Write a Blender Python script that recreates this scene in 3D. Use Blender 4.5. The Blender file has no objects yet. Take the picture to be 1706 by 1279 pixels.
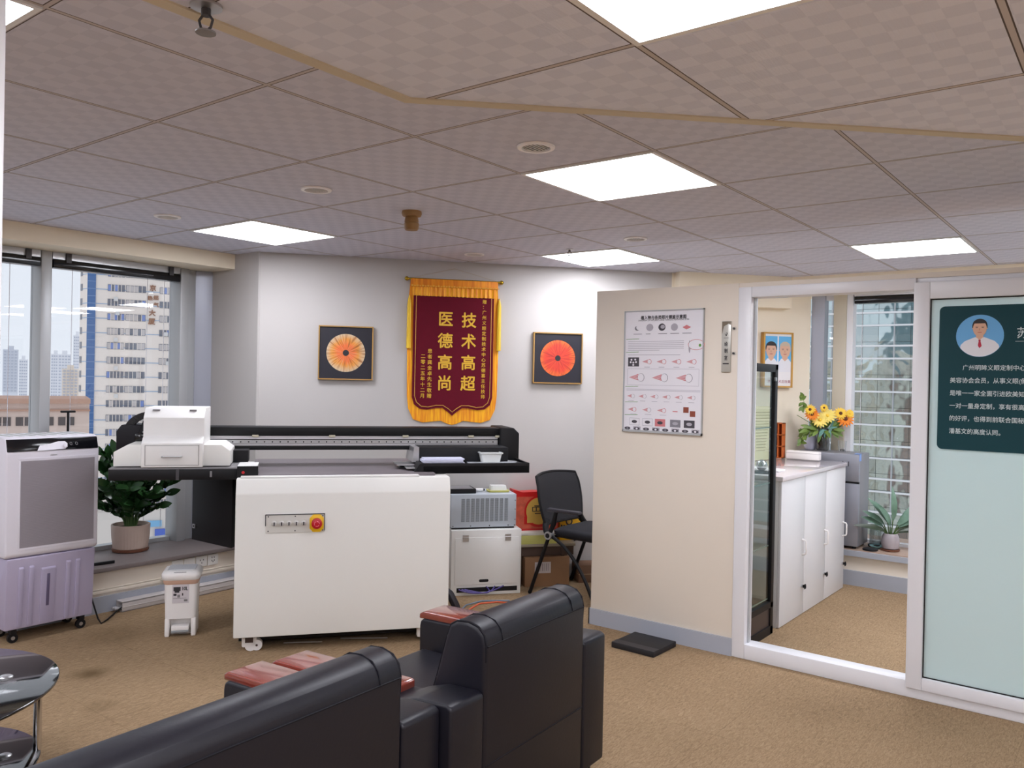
import bpy, bmesh, math, random
from mathutils import Matrix, Vector
S = bpy.context.scene
COL = S.collection
PI = math.pi
# ---------------------------------------------------------------- camera, sky, exposure
HC = 1.44                                   # eye height
cam_d = bpy.data.cameras.new('camera'); cam = bpy.data.objects.new('camera', cam_d); COL.objects.link(cam)
R_ = Vector((0.79178183, 0.61047109, 0.02016388)); U_ = Vector((-0.01894292, -0.00845393, 0.99978483)); F_ = Vector((-0.6105102, 0.79199342, -0.00487044))
cam.matrix_world = Matrix(((R_.x, U_.x, -F_.x, 0), (R_.y, U_.y, -F_.y, 0), (R_.z, U_.z, -F_.z, HC), (0, 0, 0, 1)))
cam_d.sensor_fit = 'HORIZONTAL'; cam_d.sensor_width = 36.0; cam_d.lens = 1373.49 / 1706 * 36.0
cam_d.clip_start = 0.05; cam_d.clip_end = 2000
S.camera = cam
S.view_settings.view_transform = 'Standard'; S.view_settings.look = 'None'
S.view_settings.gamma = 1.0; S.view_settings.use_curve_mapping = False
S.view_settings.exposure = 1.05
W = bpy.data.worlds.new('overcast_sky'); S.world = W; W.use_nodes = True
W.node_tree.nodes['Background'].inputs[0].default_value = (0.80, 0.84, 0.93, 1)
W.node_tree.nodes['Background'].inputs[1].default_value = 0.54
PANEL = 10.0                                 # brightness of the ceiling panels
S.cycles.use_denoising = True
S.cycles.max_bounces = 10; S.cycles.diffuse_bounces = 5; S.cycles.glossy_bounces = 4
S.cycles.transmission_bounces = 8; S.cycles.transparent_max_bounces = 16
S.cycles.caustics_reflective = False; S.cycles.caustics_refractive = False
S.cycles.sample_clamp_indirect = 6.0

# ---------------------------------------------------------------- materials
def lin(c):
    return tuple((x / 255 / 12.92) if x / 255 <= 0.04045 else ((x / 255 + 0.055) / 1.055) ** 2.4 for x in c)
MATS = {}
def mat(name, rgb, rough=0.5, metal=0.0, spec=0.5, alpha=None, emit=None, coat=0.0, noise=None, bump=None):
    """rgb in 0..255 display values; noise=(scale, amount); bump=(scale, strength)"""
    if name in MATS: return MATS[name]
    m = bpy.data.materials.new(name); m.use_nodes = True; nt = m.node_tree; b = nt.nodes['Principled BSDF']
    c = lin(rgb); b.inputs['Base Color'].default_value = (*c, 1)
    b.inputs['Roughness'].default_value = rough; b.inputs['Metallic'].default_value = metal
    b.inputs['Specular IOR Level'].default_value = spec
    if coat: b.inputs['Coat Weight'].default_value = coat; b.inputs['Coat Roughness'].default_value = 0.08
    if emit:
        b.inputs['Emission Color'].default_value = (*lin(emit[0]), 1); b.inputs['Emission Strength'].default_value = emit[1]
    tc = nt.nodes.new('ShaderNodeTexCoord')
    if noise:
        n = nt.nodes.new('ShaderNodeTexNoise'); n.inputs['Scale'].default_value = noise[0]; n.inputs['Detail'].default_value = 5
        nt.links.new(tc.outputs['Object'], n.inputs['Vector'])
        mx = nt.nodes.new('ShaderNodeMix'); mx.data_type = 'RGBA'
        mx.inputs[6].default_value = (*[x * (1 - noise[1]) for x in c], 1); mx.inputs[7].default_value = (*[min(1, x * (1 + noise[1])) for x in c], 1)
        nt.links.new(n.outputs[0], mx.inputs[0]); nt.links.new(mx.outputs[2], b.inputs['Base Color'])
    if bump:
        n = nt.nodes.new('ShaderNodeTexNoise'); n.inputs['Scale'].default_value = bump[0]; n.inputs['Detail'].default_value = 4
        nt.links.new(tc.outputs['Object'], n.inputs['Vector'])
        bp = nt.nodes.new('ShaderNodeBump'); bp.inputs['Strength'].default_value = bump[1]; bp.inputs['Distance'].default_value = 0.002
        nt.links.new(n.outputs[0], bp.inputs['Height']); nt.links.new(bp.outputs[0], b.inputs['Normal'])
    MATS[name] = m
    return m

class N:
    """small node-graph helper"""
    def __init__(s, name):
        s.m = bpy.data.materials.new(name); s.m.use_nodes = True; s.t = s.m.node_tree; s.b = s.t.nodes['Principled BSDF']
        s.out = s.t.nodes['Material Output']; MATS[name] = s.m
    def n(s, typ, **kw):
        x = s.t.nodes.new('ShaderNode' + typ)
        for k, v in kw.items(): setattr(x, k, v)
        return x
    def l(s, a, b): s.t.links.new(a, b)
    def math(s, op, a, b=None, c=None):
        x = s.n('Math', operation=op)
        for i, v in enumerate((a, b, c)):
            if v is None: continue
            if isinstance(v, (int, float)): x.inputs[i].default_value = v
            else: s.l(v, x.inputs[i])
        return x.outputs[0]
    def mix(s, f, a, b):
        x = s.n('Mix', data_type='RGBA')
        for i, v in ((0, f), (6, a), (7, b)):
            if isinstance(v, (int, float)): x.inputs[i].default_value = v
            elif isinstance(v, tuple): x.inputs[i].default_value = (*v, 1)
            else: s.l(v, x.inputs[i])
        return x.outputs[2]
    def ramp(s, f, stops):
        x = s.n('ValToRGB'); s.l(f, x.inputs[0]); e = x.color_ramp.elements
        e[0].position, e[0].color = stops[0][0], (*stops[0][1], 1); e[1].position, e[1].color = stops[-1][0], (*stops[-1][1], 1)
        for p, c in stops[1:-1]:
            q = e.new(p); q.color = (*c, 1)
        return x.outputs[0]
    def obj(s):
        tc = s.n('TexCoord'); sp = s.n('SeparateXYZ'); s.l(tc.outputs['Object'], sp.inputs[0])
        return tc.outputs['Object'], sp.outputs[0], sp.outputs[1], sp.outputs[2]

def ceiling_mat(name, ox, oy, lo=(202, 203, 217), hi=(215, 215, 228)):
    g = N(name); v, x, y, z = g.obj()
    def cell(c, o): return g.math('FRACT', g.math('DIVIDE', g.math('SUBTRACT', c, o), 0.6))
    fx, fy = cell(x, ox), cell(y, oy)
    def edge(f):   # distance in metres to nearest grid line
        return g.math('MULTIPLY', g.math('MINIMUM', f, g.math('SUBTRACT', 1.0, f)), 0.6)
    d = g.math('MINIMUM', edge(fx), edge(fy))
    bar = g.math('LESS_THAN', d, 0.0055)
    gap = g.math('MULTIPLY', g.math('GREATER_THAN', d, 0.0055), g.math('LESS_THAN', d, 0.0085))
    # woven diamonds pressed into the boards
    ck = g.n('TexChecker'); ck.inputs['Scale'].default_value = 1 / 0.05
    ck.inputs['Color1'].default_value = (1, 1, 1, 1); ck.inputs['Color2'].default_value = (0, 0, 0, 1)
    g.l(v, ck.inputs['Vector'])
    nz = g.n('TexNoise'); nz.inputs['Scale'].default_value = 9; nz.inputs['Detail'].default_value = 3; g.l(v, nz.inputs['Vector'])
    n2 = g.n('TexNoise'); n2.inputs['Scale'].default_value = 1.3; g.l(v, n2.inputs['Vector'])
    f = g.math('ADD', g.math('MULTIPLY', ck.outputs['Fac'], 0.45), g.math('ADD', g.math('MULTIPLY', nz.outputs[0], 0.5), g.math('MULTIPLY', n2.outputs[0], 0.3)))
    board = g.ramp(f, [(0.2, lin(lo)), (0.95, lin(hi))])
    c1 = g.mix(gap, board, lin((92, 82, 79)))
    c2 = g.mix(bar, c1, lin((196, 188, 187)))
    g.l(c2, g.b.inputs['Base Color']); g.b.inputs['Roughness'].default_value = 0.75; g.b.inputs['Specular IOR Level'].default_value = 0.25
    bp = g.n('Bump'); bp.inputs['Strength'].default_value = 0.35; bp.inputs['Distance'].default_value = 0.002
    wv = g.n('TexWave'); wv.inputs['Scale'].default_value = 60; g.l(v, wv.inputs['Vector'])
    g.l(g.math('ADD', ck.outputs['Fac'], g.math('SUBTRACT', g.math('MULTIPLY', wv.outputs[1], 0.3), g.math('MULTIPLY', gap, 3.0))), bp.inputs['Height'])
    g.l(bp.outputs[0], g.b.inputs['Normal'])
    return g.m

def carpet_mat():
    g = N('carpet'); v, x, y, z = g.obj()
    mp = g.n('Mapping'); mp.inputs['Scale'].default_value = (60, 14, 1); mp.inputs['Rotation'].default_value = (0, 0, 0.3); g.l(v, mp.inputs[0])
    a = g.n('TexNoise'); a.inputs['Scale'].default_value = 2.2; a.inputs['Detail'].default_value = 4; a.inputs['Distortion'].default_value = 1.2; g.l(mp.outputs[0], a.inputs['Vector'])
    b = g.n('TexNoise'); b.inputs['Scale'].default_value = 240; g.l(v, b.inputs['Vector'])
    c = g.n('TexNoise'); c.inputs['Scale'].default_value = 1.1; c.inputs['Detail'].default_value = 4; g.l(v, c.inputs['Vector'])
    f = g.math('ADD', g.math('MULTIPLY', a.outputs[0], 0.6), g.math('ADD', g.math('MULTIPLY', b.outputs[0], 0.25), g.math('MULTIPLY', c.outputs[0], 0.25)))
    col = g.ramp(f, [(0.38, lin((122, 101, 77))), (0.55, lin((150, 126, 98))), (0.75, lin((170, 146, 117)))])
    # stain on the carpet beside the glass table, and two fainter ones
    for (sx, sy, r, k) in ((-3.96, 1.90, 0.13, 0.75), (-3.55, 1.75, 0.08, 0.25), (-4.45, 2.25, 0.2, 0.3)):
        dx = g.math('SUBTRACT', x, sx); dy = g.math('SUBTRACT', y, sy)
        d = g.math('SQRT', g.math('ADD', g.math('MULTIPLY', dx, dx), g.math('MULTIPLY', dy, dy)))
        d2 = g.math('ADD', d, g.math('MULTIPLY', g.math('SUBTRACT', c.outputs[0], 0.5), 0.25))
        mr = g.n('MapRange', clamp=True); g.l(d2, mr.inputs[0]); mr.inputs[1].default_value = r; mr.inputs[2].default_value = r * 0.35
        mr.inputs[3].default_value = 0; mr.inputs[4].default_value = k
        col = g.mix(mr.outputs[0], col, lin((92, 74, 48)))
    def cell(c0, o): 
        f0 = g.math('FRACT', g.math('DIVIDE', g.math('SUBTRACT', c0, o), 0.5)); return g.math('MINIMUM', f0, g.math('SUBTRACT', 1.0, f0))
    seam = g.math('LESS_THAN', g.math('MINIMUM', cell(x, 0.12), cell(y, 0.2)), 0.004)
    col = g.mix(g.math('MULTIPLY', seam, 0.22), col, lin((90, 70, 48)))
    g.l(col, g.b.inputs['Base Color']); g.b.inputs['Roughness'].default_value = 0.95; g.b.inputs['Specular IOR Level'].default_value = 0.1
    bp = g.n('Bump'); bp.inputs['Strength'].default_value = 0.6; bp.inputs['Distance'].default_value = 0.004; g.l(f, bp.inputs['Height']); g.l(bp.outputs[0], g.b.inputs['Normal'])
    return g.m

def glass_mat(name, tint=(1, 1, 1), refl=0.06, rough=0.0):
    g = N(name); g.t.nodes.remove(g.b)
    tr = g.n('BsdfTransparent'); tr.inputs[0].default_value = (*tint, 1)
    gl = g.n('BsdfGlossy'); gl.inputs['Roughness'].default_value = rough
    lw = g.n('LayerWeight'); lw.inputs[0].default_value = 0.35
    f = g.math('ADD', g.math('MULTIPLY', lw.outputs['Facing'], 0.25), refl)
    ms = g.n('MixShader'); g.l(f, ms.inputs[0]); g.l(tr.outputs[0], ms.inputs[1]); g.l(gl.outputs[0], ms.inputs[2]); g.l(ms.outputs[0], g.out.inputs[0])
    return g.m

def frosted_mat():
    g = N('frosted_glass'); g.t.nodes.remove(g.b)
    d = g.n('BsdfDiffuse'); d.inputs[0].default_value = (*lin((222, 236, 236)), 1)
    t = g.n('BsdfTranslucent'); t.inputs[0].default_value = (*lin((216, 234, 234)), 1)
    gl = g.n('BsdfGlossy'); gl.inputs['Roughness'].default_value = 0.18
    a = g.n('MixShader'); a.inputs[0].default_value = 0.45; g.l(d.outputs[0], a.inputs[1]); g.l(t.outputs[0], a.inputs[2])
    b = g.n('MixShader'); b.inputs[0].default_value = 0.05; g.l(a.outputs[0], b.inputs[1]); g.l(gl.outputs[0], b.inputs[2]); g.l(b.outputs[0], g.out.inputs[0])
    return g.m

def iris_mat(name, inner, mid, outer, dark, seed):
    """flat round iris artwork, centred on the object's own origin, in the local XZ plane"""
    g = N(name); v, x, y, z = g.obj()
    r = g.math('SQRT', g.math('ADD', g.math('MULTIPLY', x, x), g.math('MULTIPLY', z, z)))
    an = g.math('ARCTAN2', z, x)
    cb = g.n('CombineXYZ'); g.l(g.math('MULTIPLY', g.math('COSINE', an), 7.0), cb.inputs[0]); g.l(g.math('MULTIPLY', g.math('SINE', an), 7.0), cb.inputs[1])
    g.l(g.math('MULTIPLY_ADD', r, 6.0, seed), cb.inputs[2])
    a = g.n('TexNoise'); a.inputs['Scale'].default_value = 1.6; a.inputs['Detail'].default_value = 3; g.l(cb.outputs[0], a.inputs['Vector'])
    c2 = g.n('TexNoise'); c2.inputs['Scale'].default_value = 16; c2.inputs['Detail'].default_value = 2; g.l(v, c2.inputs['Vector'])
    col = g.ramp(g.math('ADD', r, g.math('MULTIPLY', g.math('SUBTRACT', c2.outputs[0], 0.5), 0.05)), [(0.02, lin(inner)), (0.055, lin(inner)), (0.09, lin(mid)), (0.128, lin(outer))])
    mr = g.n('MapRange', clamp=True); g.l(a.outputs[0], mr.inputs[0]); mr.inputs[1].default_value = 0.5; mr.inputs[2].default_value = 0.68; mr.inputs[4].default_value = 0.8
    col = g.mix(mr.outputs[0], col, lin(dark))
    mr2 = g.n('MapRange', clamp=True); g.l(a.outputs[0], mr2.inputs[0]); mr2.inputs[1].default_value = 0.46; mr2.inputs[2].default_value = 0.3; mr2.inputs[4].default_value = 0.55
    col = g.mix(mr2.outputs[0], col, lin(outer))
    g.l(col, g.b.inputs['Base Color']); g.b.inputs['Roughness'].default_value = 0.5
    return g.m

def facade_mat():
    """mirror glass of the block across the street, each pane a little out of true"""
    g = N('mirror_facade'); v, x, y, z = g.obj()
    g.b.inputs['Metallic'].default_value = 0.82; g.b.inputs['Roughness'].default_value = 0.05
    n = g.n('TexNoise'); n.inputs['Scale'].default_value = 0.35; n.inputs['Detail'].default_value = 2; g.l(v, n.inputs['Vector'])
    br = g.n('TexBrick'); mp = g.n('Mapping'); mp.inputs['Rotation'].default_value = (PI / 2, 0, 0); g.l(v, mp.inputs[0]); g.l(mp.outputs[0], br.inputs['Vector'])
    br.inputs['Scale'].default_value = 1.0; br.inputs['Brick Width'].default_value = 1.5; br.inputs['Row Height'].default_value = 1.65; br.offset = 0
    br.inputs['Mortar Size'].default_value = 0.02
    br.inputs['Color1'].default_value = (*lin((206, 222, 222)), 1); br.inputs['Color2'].default_value = (*lin((176, 188, 188)), 1); br.inputs['Mortar'].default_value = (*lin((70, 76, 76)), 1)
    g.l(br.outputs[0], g.b.inputs['Base Color'])
    bp = g.n('Bump'); bp.inputs['Strength'].default_value = 0.6; bp.inputs['Distance'].default_value = 0.11; g.l(n.outputs[0], bp.inputs['Height']); g.l(bp.outputs[0], g.b.inputs['Normal'])
    return g.m

def banded_mat(name, wall, win, w, h):
    g = N(name); v, x, y, z = g.obj()
    br = g.n('TexBrick'); cb = g.n('CombineXYZ'); g.l(g.math('ADD', x, y), cb.inputs[0]); g.l(z, cb.inputs[1]); g.l(cb.outputs[0], br.inputs['Vector'])
    br.inputs['Scale'].default_value = 1.0; br.inputs['Brick Width'].default_value = w; br.inputs['Row Height'].default_value = h; br.offset = 0
    br.inputs['Mortar Size'].default_value = 0.27 * h
    br.inputs['Color1'].default_value = (*lin(win), 1); br.inputs['Color2'].default_value = (*[c * 0.8 for c in lin(win)], 1); br.inputs['Mortar'].default_value = (*lin(wall), 1)
    g.l(br.outputs[0], g.b.inputs['Base Color']); g.b.inputs['Roughness'].default_value = 0.8
    return g.m

def leaf_mat(name, a, b, rough=0.35):
    g = N(name); v, x, y, z = g.obj()
    n = g.n('TexNoise'); n.inputs['Scale'].default_value = 14; g.l(v, n.inputs['Vector'])
    g.l(g.mix(n.outputs[0], lin(a), lin(b)), g.b.inputs['Base Color']); g.b.inputs['Roughness'].default_value = rough
    return g.m

def strands_mat(name, a, b, scale=160):
    """vertical threads of a fringe"""
    g = N(name); v, x, y, z = g.obj()
    mp = g.n('Mapping'); mp.inputs['Scale'].default_value = (scale, scale, 6); g.l(v, mp.inputs[0])
    n = g.n('TexNoise'); n.inputs['Scale'].default_value = 1.0; n.inputs['Detail'].default_value = 2; g.l(mp.outputs[0], n.inputs['Vector'])
    g.l(g.ramp(n.outputs[0], [(0.35, lin(a)), (0.65, lin(b))]), g.b.inputs['Base Color']); g.b.inputs['Roughness'].default_value = 0.6
    bp = g.n('Bump'); bp.inputs['Strength'].default_value = 0.6; bp.inputs['Distance'].default_value = 0.003; g.l(n.outputs[0], bp.inputs['Height']); g.l(bp.outputs[0], g.b.inputs['Normal'])
    return g.m

# ---------------------------------------------------------------- mesh builder
class MB:
    def __init__(s): s.v = []; s.f = []; s.m = []; s.flat = []
    def raw(s, vs, fs, mi=0, M=None, flat=None):
        s.flat += list(flat) if flat else [False] * len(fs); o = len(s.v); s.v += [tuple(M @ Vector(p)) if M else tuple(p) for p in vs]
        s.f += [tuple(i + o for i in f) for f in fs]; s.m += [mi] * len(fs); return s
    def bm(s, bm, mi=0, M=None, flat=None):
        bm.verts.ensure_lookup_table(); bm.verts.index_update(); bm.normal_update()
        s.raw([v.co[:] for v in bm.verts], [[v.index for v in f.verts] for f in bm.faces], mi, M, [flat(f) for f in bm.faces] if flat else None); bm.free(); return s
    def box(s, x0, x1, y0, y1, z0, z1, mi=0, bev=0, seg=2, M=None):
        x0, x1 = min(x0, x1), max(x0, x1); y0, y1 = min(y0, y1), max(y0, y1); z0, z1 = min(z0, z1), max(z0, z1)
        b = bmesh.new(); bmesh.ops.create_cube(b, size=1)
        for v in b.verts: v.co = Vector(((x0 + x1) / 2 + v.co.x * (x1 - x0), (y0 + y1) / 2 + v.co.y * (y1 - y0), (z0 + z1) / 2 + v.co.z * (z1 - z0)))
        if bev:
            bev = min(bev, 0.48 * min(x1 - x0, y1 - y0, z1 - z0))
            bmesh.ops.bevel(b, geom=b.edges[:], offset=bev, segments=seg, profile=0.5, affect='EDGES')
        return s.bm(b, mi, M, lambda f: max(abs(c) for c in f.normal) > 0.999)
    def prism(s, poly, h0, h1, axis='z', mi=0, bev=0, seg=2, M=None):
        """extrude polygon; axis z: (x,y); axis y: (x,z); axis x: (y,z)"""
        b = bmesh.new()
        P = {'z': lambda p, h: (p[0], p[1], h), 'y': lambda p, h: (p[0], h, p[1]), 'x': lambda p, h: (h, p[0], p[1])}[axis]
        lo = [b.verts.new(P(p, h0)) for p in poly]; hi = [b.verts.new(P(p, h1)) for p in poly]; n = len(poly)
        b.faces.new(lo[::-1]); b.faces.new(hi)
        for i in range(n): b.faces.new((lo[i], lo[(i + 1) % n], hi[(i + 1) % n], hi[i]))
        bmesh.ops.recalc_face_normals(b, faces=b.faces[:])
        if bev: bmesh.ops.bevel(b, geom=b.edges[:], offset=bev, segments=seg, profile=0.5, affect='EDGES', clamp_overlap=True)
        ax = 'xyz'.index(axis); H = abs(h1 - h0)
        return s.bm(b, mi, M, lambda f: abs(f.normal[ax]) > 0.999 or (bev > 0 and f.calc_area() / H > max(4 * bev, 0.03)))
    def lathe(s, prof, c=(0, 0, 0), n=28, mi=0, M=None, caps=True):
        vs = []; fs = []
        for (r, z) in prof:
            for i in range(n): a = 2 * PI * i / n; vs.append((c[0] + r * math.cos(a), c[1] + r * math.sin(a), c[2] + z))
        for k in range(len(prof) - 1):
            for i in range(n): j = (i + 1) % n; fs.append((k * n + i, k * n + j, (k + 1) * n + j, (k + 1) * n + i))
        if caps:
            fs.append(tuple(range(n))[::-1]); fs.append(tuple((len(prof) - 1) * n + i for i in range(n)))
        return s.raw(vs, fs, mi, M)
    def tube(s, path, r, n=8, mi=0, M=None, caps=True):
        P = [Vector(p) for p in path]; rs = r if isinstance(r, (list, tuple)) else [r] * len(P)
        vs = []; fs = []; ref = None
        for i, p in enumerate(P):
            t = (P[min(i + 1, len(P) - 1)] - P[max(i - 1, 0)]).normalized()
            if ref is None: ref = Vector((0, 0, 1)) if abs(t.z) < 0.9 else Vector((1, 0, 0))
            a = (ref - t * ref.dot(t)).normalized(); ref = a; bb = t.cross(a)
            for k in range(n): q = 2 * PI * k / n; vs.append(p + (a * math.cos(q) + bb * math.sin(q)) * rs[i])
        for i in range(len(P) - 1):
            for k in range(n): j = (k + 1) % n; fs.append((i * n + k, i * n + j, (i + 1) * n + j, (i + 1) * n + k))
        if caps: fs.append(tuple(range(n))[::-1]); fs.append(tuple((len(P) - 1) * n + k for k in range(n)))
        return s.raw(vs, fs, mi, M)
    def cyl(s, p0, p1, r, n=16, mi=0, M=None): return s.tube([p0, p1], r, n, mi, M)
    def ball(s, c, r, mi=0, sc=(1, 1, 1), M=None, sub=2):
        b = bmesh.new(); bmesh.ops.create_icosphere(b, subdivisions=sub, radius=1)
        for v in b.verts: v.co = Vector((c[0] + v.co.x * r * sc[0], c[1] + v.co.y * r * sc[1], c[2] + v.co.z * r * sc[2]))
        return s.bm(b, mi, M)
    def strip(s, A, B, mi=0, M=None):
        """ribbon between two equally long point rows"""
        n = len(A); return s.raw(list(A) + list(B), [(i, i + 1, n + i + 1, n + i) for i in range(n - 1)], mi, M)
    def text(s, txt, size, at, mi=0, ux=(1, 0, 0), uz=(0, 0, 1), align='LEFT', thick=0.0, sx=1.0, ext=0.0, bold=0.0):
        """flat lettering; ux reading direction, uz up"""
        cu = bpy.data.curves.new('t', 'FONT'); cu.body = txt; cu.size = size; cu.align_x = align; cu.resolution_u = 2; cu.offset = thick; cu.extrude = ext
        o = bpy.data.objects.new('t', cu); COL.objects.link(o)
        bpy.context.view_layer.update()
        me = o.evaluated_get(bpy.context.evaluated_depsgraph_get()).to_mesh()
        X, Z = Vector(ux), Vector(uz); Y = X.cross(Z)
        for (bx, bz_) in (((0, 0),) if not bold else ((-bold, 0), (bold, 0), (0, bold), (0, -bold), (0, 0))):
          A = Vector(at) + X * bx + Z * bz_ + Y * (0.0001 + (0.00012 * (bx + bold) / bold if bold else 0) + 0.00005 * (bz_ > 0) - 0.00003 * (bz_ < 0))
          s.raw([A + X * (v.co.x * sx) + Z * v.co.y - Y * v.co.z for v in me.vertices], [tuple(p.vertices) for p in me.polygons], mi)
        o.evaluated_get(bpy.context.evaluated_depsgraph_get()).to_mesh_clear()
        bpy.data.objects.remove(o); bpy.data.curves.remove(cu); return s
    def build(s, name, mats, parent=None, smooth=35, loc=None):
        me = bpy.data.meshes.new(name); me.from_pydata(s.v, [], s.f)
        for m in (mats if isinstance(mats, (list, tuple)) else [mats]): me.materials.append(m)
        me.polygons.foreach_set('material_index', s.m)
        if smooth:
            me.polygons.foreach_set('use_smooth', [not q for q in s.flat]); me.set_sharp_from_angle(angle=math.radians(smooth))
        me.update()
        o = bpy.data.objects.new(name, me); COL.objects.link(o)
        if loc: o.location = loc
        if parent: o.parent = parent
        return o

def tag(o, label, cat, group=None, kind=None):
    o['label'] = label; o['category'] = cat
    if group: o['group'] = group
    if kind: o['kind'] = kind
    return o
def thing(name, label, cat, loc=(0, 0, 0), rz=0.0, group=None):
    o = bpy.data.objects.new(name, None); COL.objects.link(o); o.empty_display_size = 0.1
    o.location = loc; o.rotation_euler = (0, 0, rz); return tag(o, label, cat, group)
def struct(o, label=None):
    o['kind'] = 'structure'
    if label: o['label'] = label
    return o
def copy_thing(o, loc, label, rz=None):
    c = o.copy(); COL.objects.link(c); c.location = loc; c['label'] = label
    if rz is not None: c.rotation_euler = (0, 0, rz)
    for ch in o.children:
        d = ch.copy(); COL.objects.link(d); d.parent = c
        for gch in ch.children:
            e = gch.copy(); COL.objects.link(e); e.parent = d
    return c
def arc(c, r, a0, a1, n): return [(c[0] + r * math.cos(a0 + (a1 - a0) * i / n), c[1] + r * math.sin(a0 + (a1 - a0) * i / n)) for i in range(n + 1)]
def bez(p0, p1, p2, n=10):
    return [tuple((1 - t) ** 2 * a + 2 * t * (1 - t) * b + t * t * c for a, b, c in zip(p0, p1, p2)) for t in [i / n for i in range(n + 1)]]

# common materials
M_ceil = ceiling_mat('ceiling_boards', -1.412, 0.833)
M_carpet = carpet_mat()
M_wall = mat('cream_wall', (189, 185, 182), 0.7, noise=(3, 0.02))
M_part = mat('cream_board', (224, 214, 200), 0.6, noise=(3, 0.02))
M_beam = mat('cream_beam', (244, 232, 208), 0.7)
M_base = mat('grey_baseboard', (164, 168, 178), 0.4)
M_alu = mat('grey_aluminium', (178, 180, 182), 0.4, 0.2)
M_alu2 = mat('blue_grey_panel', (160, 163, 174), 0.35, 0.2)
M_wframe = mat('white_frame', (226, 226, 230), 0.35)
M_glass = glass_mat('window_glass', (0.97, 0.98, 0.98), 0.03)
M_pglass = glass_mat('partition_glass', (0.96, 0.98, 0.97), 0.015)
M_cglass = glass_mat('cabinet_glass', (0.94, 0.97, 0.955), 0.01)
M_frost = frosted_mat()
M_black = mat('black_metal', (17, 16, 19), 0.5, spec=0.3)
M_blackg = mat('black_gloss', (18, 18, 22), 0.12)
M_blackp = mat('black_plastic', (20, 19, 22), 0.55, spec=0.3)
M_white = mat('white_paint', (232, 231, 229), 0.4)
M_offw = mat('printer_white', (232, 231, 226), 0.45)
M_whitep = mat('white_plastic', (236, 233, 231), 0.4)
M_chrome = mat('chrome', (215, 215, 218), 0.15, 1.0)
M_steel = mat('satin_steel', (190, 190, 192), 0.35, 0.9)
M_gold = mat('gold_frame', (190, 150, 90), 0.35, 0.6)
M_brass = mat('brass', (190, 160, 50), 0.25, 0.9)
M_lamp = mat('lamp_diffuser', (250, 250, 255), 0.5, emit=((244, 246, 255), PANEL))
M_paper = mat('white_paper', (232, 230, 232), 0.7)
M_ink = mat('dark_ink', (48, 46, 50), 0.7)
M_grey = mat('mid_grey', (128, 126, 128), 0.5)
M_dark = mat('dark_grey', (62, 60, 64), 0.5)
M_red = mat('red', (190, 30, 38), 0.4)
# ================================================================ the room
ZC, ZN = 2.27, 2.107                        # far ceiling, dropped near ceiling
struct(MB().box(-5.46, 4.1, -5.1, 6.9, -0.12, 0).build('floor', M_carpet))
struct(MB().box(-5.6, 4.1, -5.1, 7.0, ZC, ZC + 0.1).build('ceiling', M_ceil))
near = [(-1.40, -5.0), (4.0, -5.0), (4.0, 4.19), (1.39, 4.19), (-1.40, 1.40)]
M_ceil2 = ceiling_mat('ceiling_boards_near', -0.812, 0.833, (212, 216, 234), (226, 229, 245))
struct(MB().prism(near, ZN, ZC - 0.002).build('ceiling_dropped', [M_ceil2]))
M_trimw = mat('yellowed_trim', (206, 194, 170), 0.6)
tr = MB()
tr.prism([(-1.432, -5.0), (-1.40, -5.0), (-1.40, 1.40), (1.39, 4.19), (1.345, 4.19), (-1.432, 1.412)], ZN - 0.004, ZN + 0.03)
struct(tr.build('trim_1', M_trimw))
# walls
UD = Vector((0.642, 0.767, 0)); ND = Vector((-0.767, 0.642, 0)); A0 = Vector((-4.733, 3.398, 0)); RZD = math.atan2(0.767, 0.642)
def on_wall(s, z=0, off=0.0):               # point on the diagonal wall, s along it, off out into the room
    p = A0 + UD * s - ND * off; return (p.x, p.y, z)
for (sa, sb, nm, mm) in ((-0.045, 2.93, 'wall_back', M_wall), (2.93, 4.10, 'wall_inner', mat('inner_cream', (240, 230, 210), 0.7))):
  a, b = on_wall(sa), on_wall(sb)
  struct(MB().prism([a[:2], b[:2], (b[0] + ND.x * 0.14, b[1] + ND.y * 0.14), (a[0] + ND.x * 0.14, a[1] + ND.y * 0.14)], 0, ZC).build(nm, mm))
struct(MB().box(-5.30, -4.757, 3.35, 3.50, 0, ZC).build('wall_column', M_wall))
p3 = MB(); p3.prism([(-5.297, 3.352), (-5.35, 3.25), (-5.56, 3.25), (-5.56, 3.5), (-5.297, 3.5)], 0.27, ZC, mi=0); struct(p3.build('trim_2', [M_alu2]))
struct(MB().box(-5.56, -4.93, -5.0, 3.35, 0, 0.245).build('wall_left', M_part))
struct(MB().box(-1.98 - 0.2, 4.0, 6.27, 7.0, 0, 0.215).build('wall_far', M_part))
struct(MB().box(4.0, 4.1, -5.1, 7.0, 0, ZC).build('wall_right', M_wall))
struct(MB().box(-5.6, 4.1, -5.1, -5.0, 0, ZC).build('wall_front', M_wall))
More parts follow.
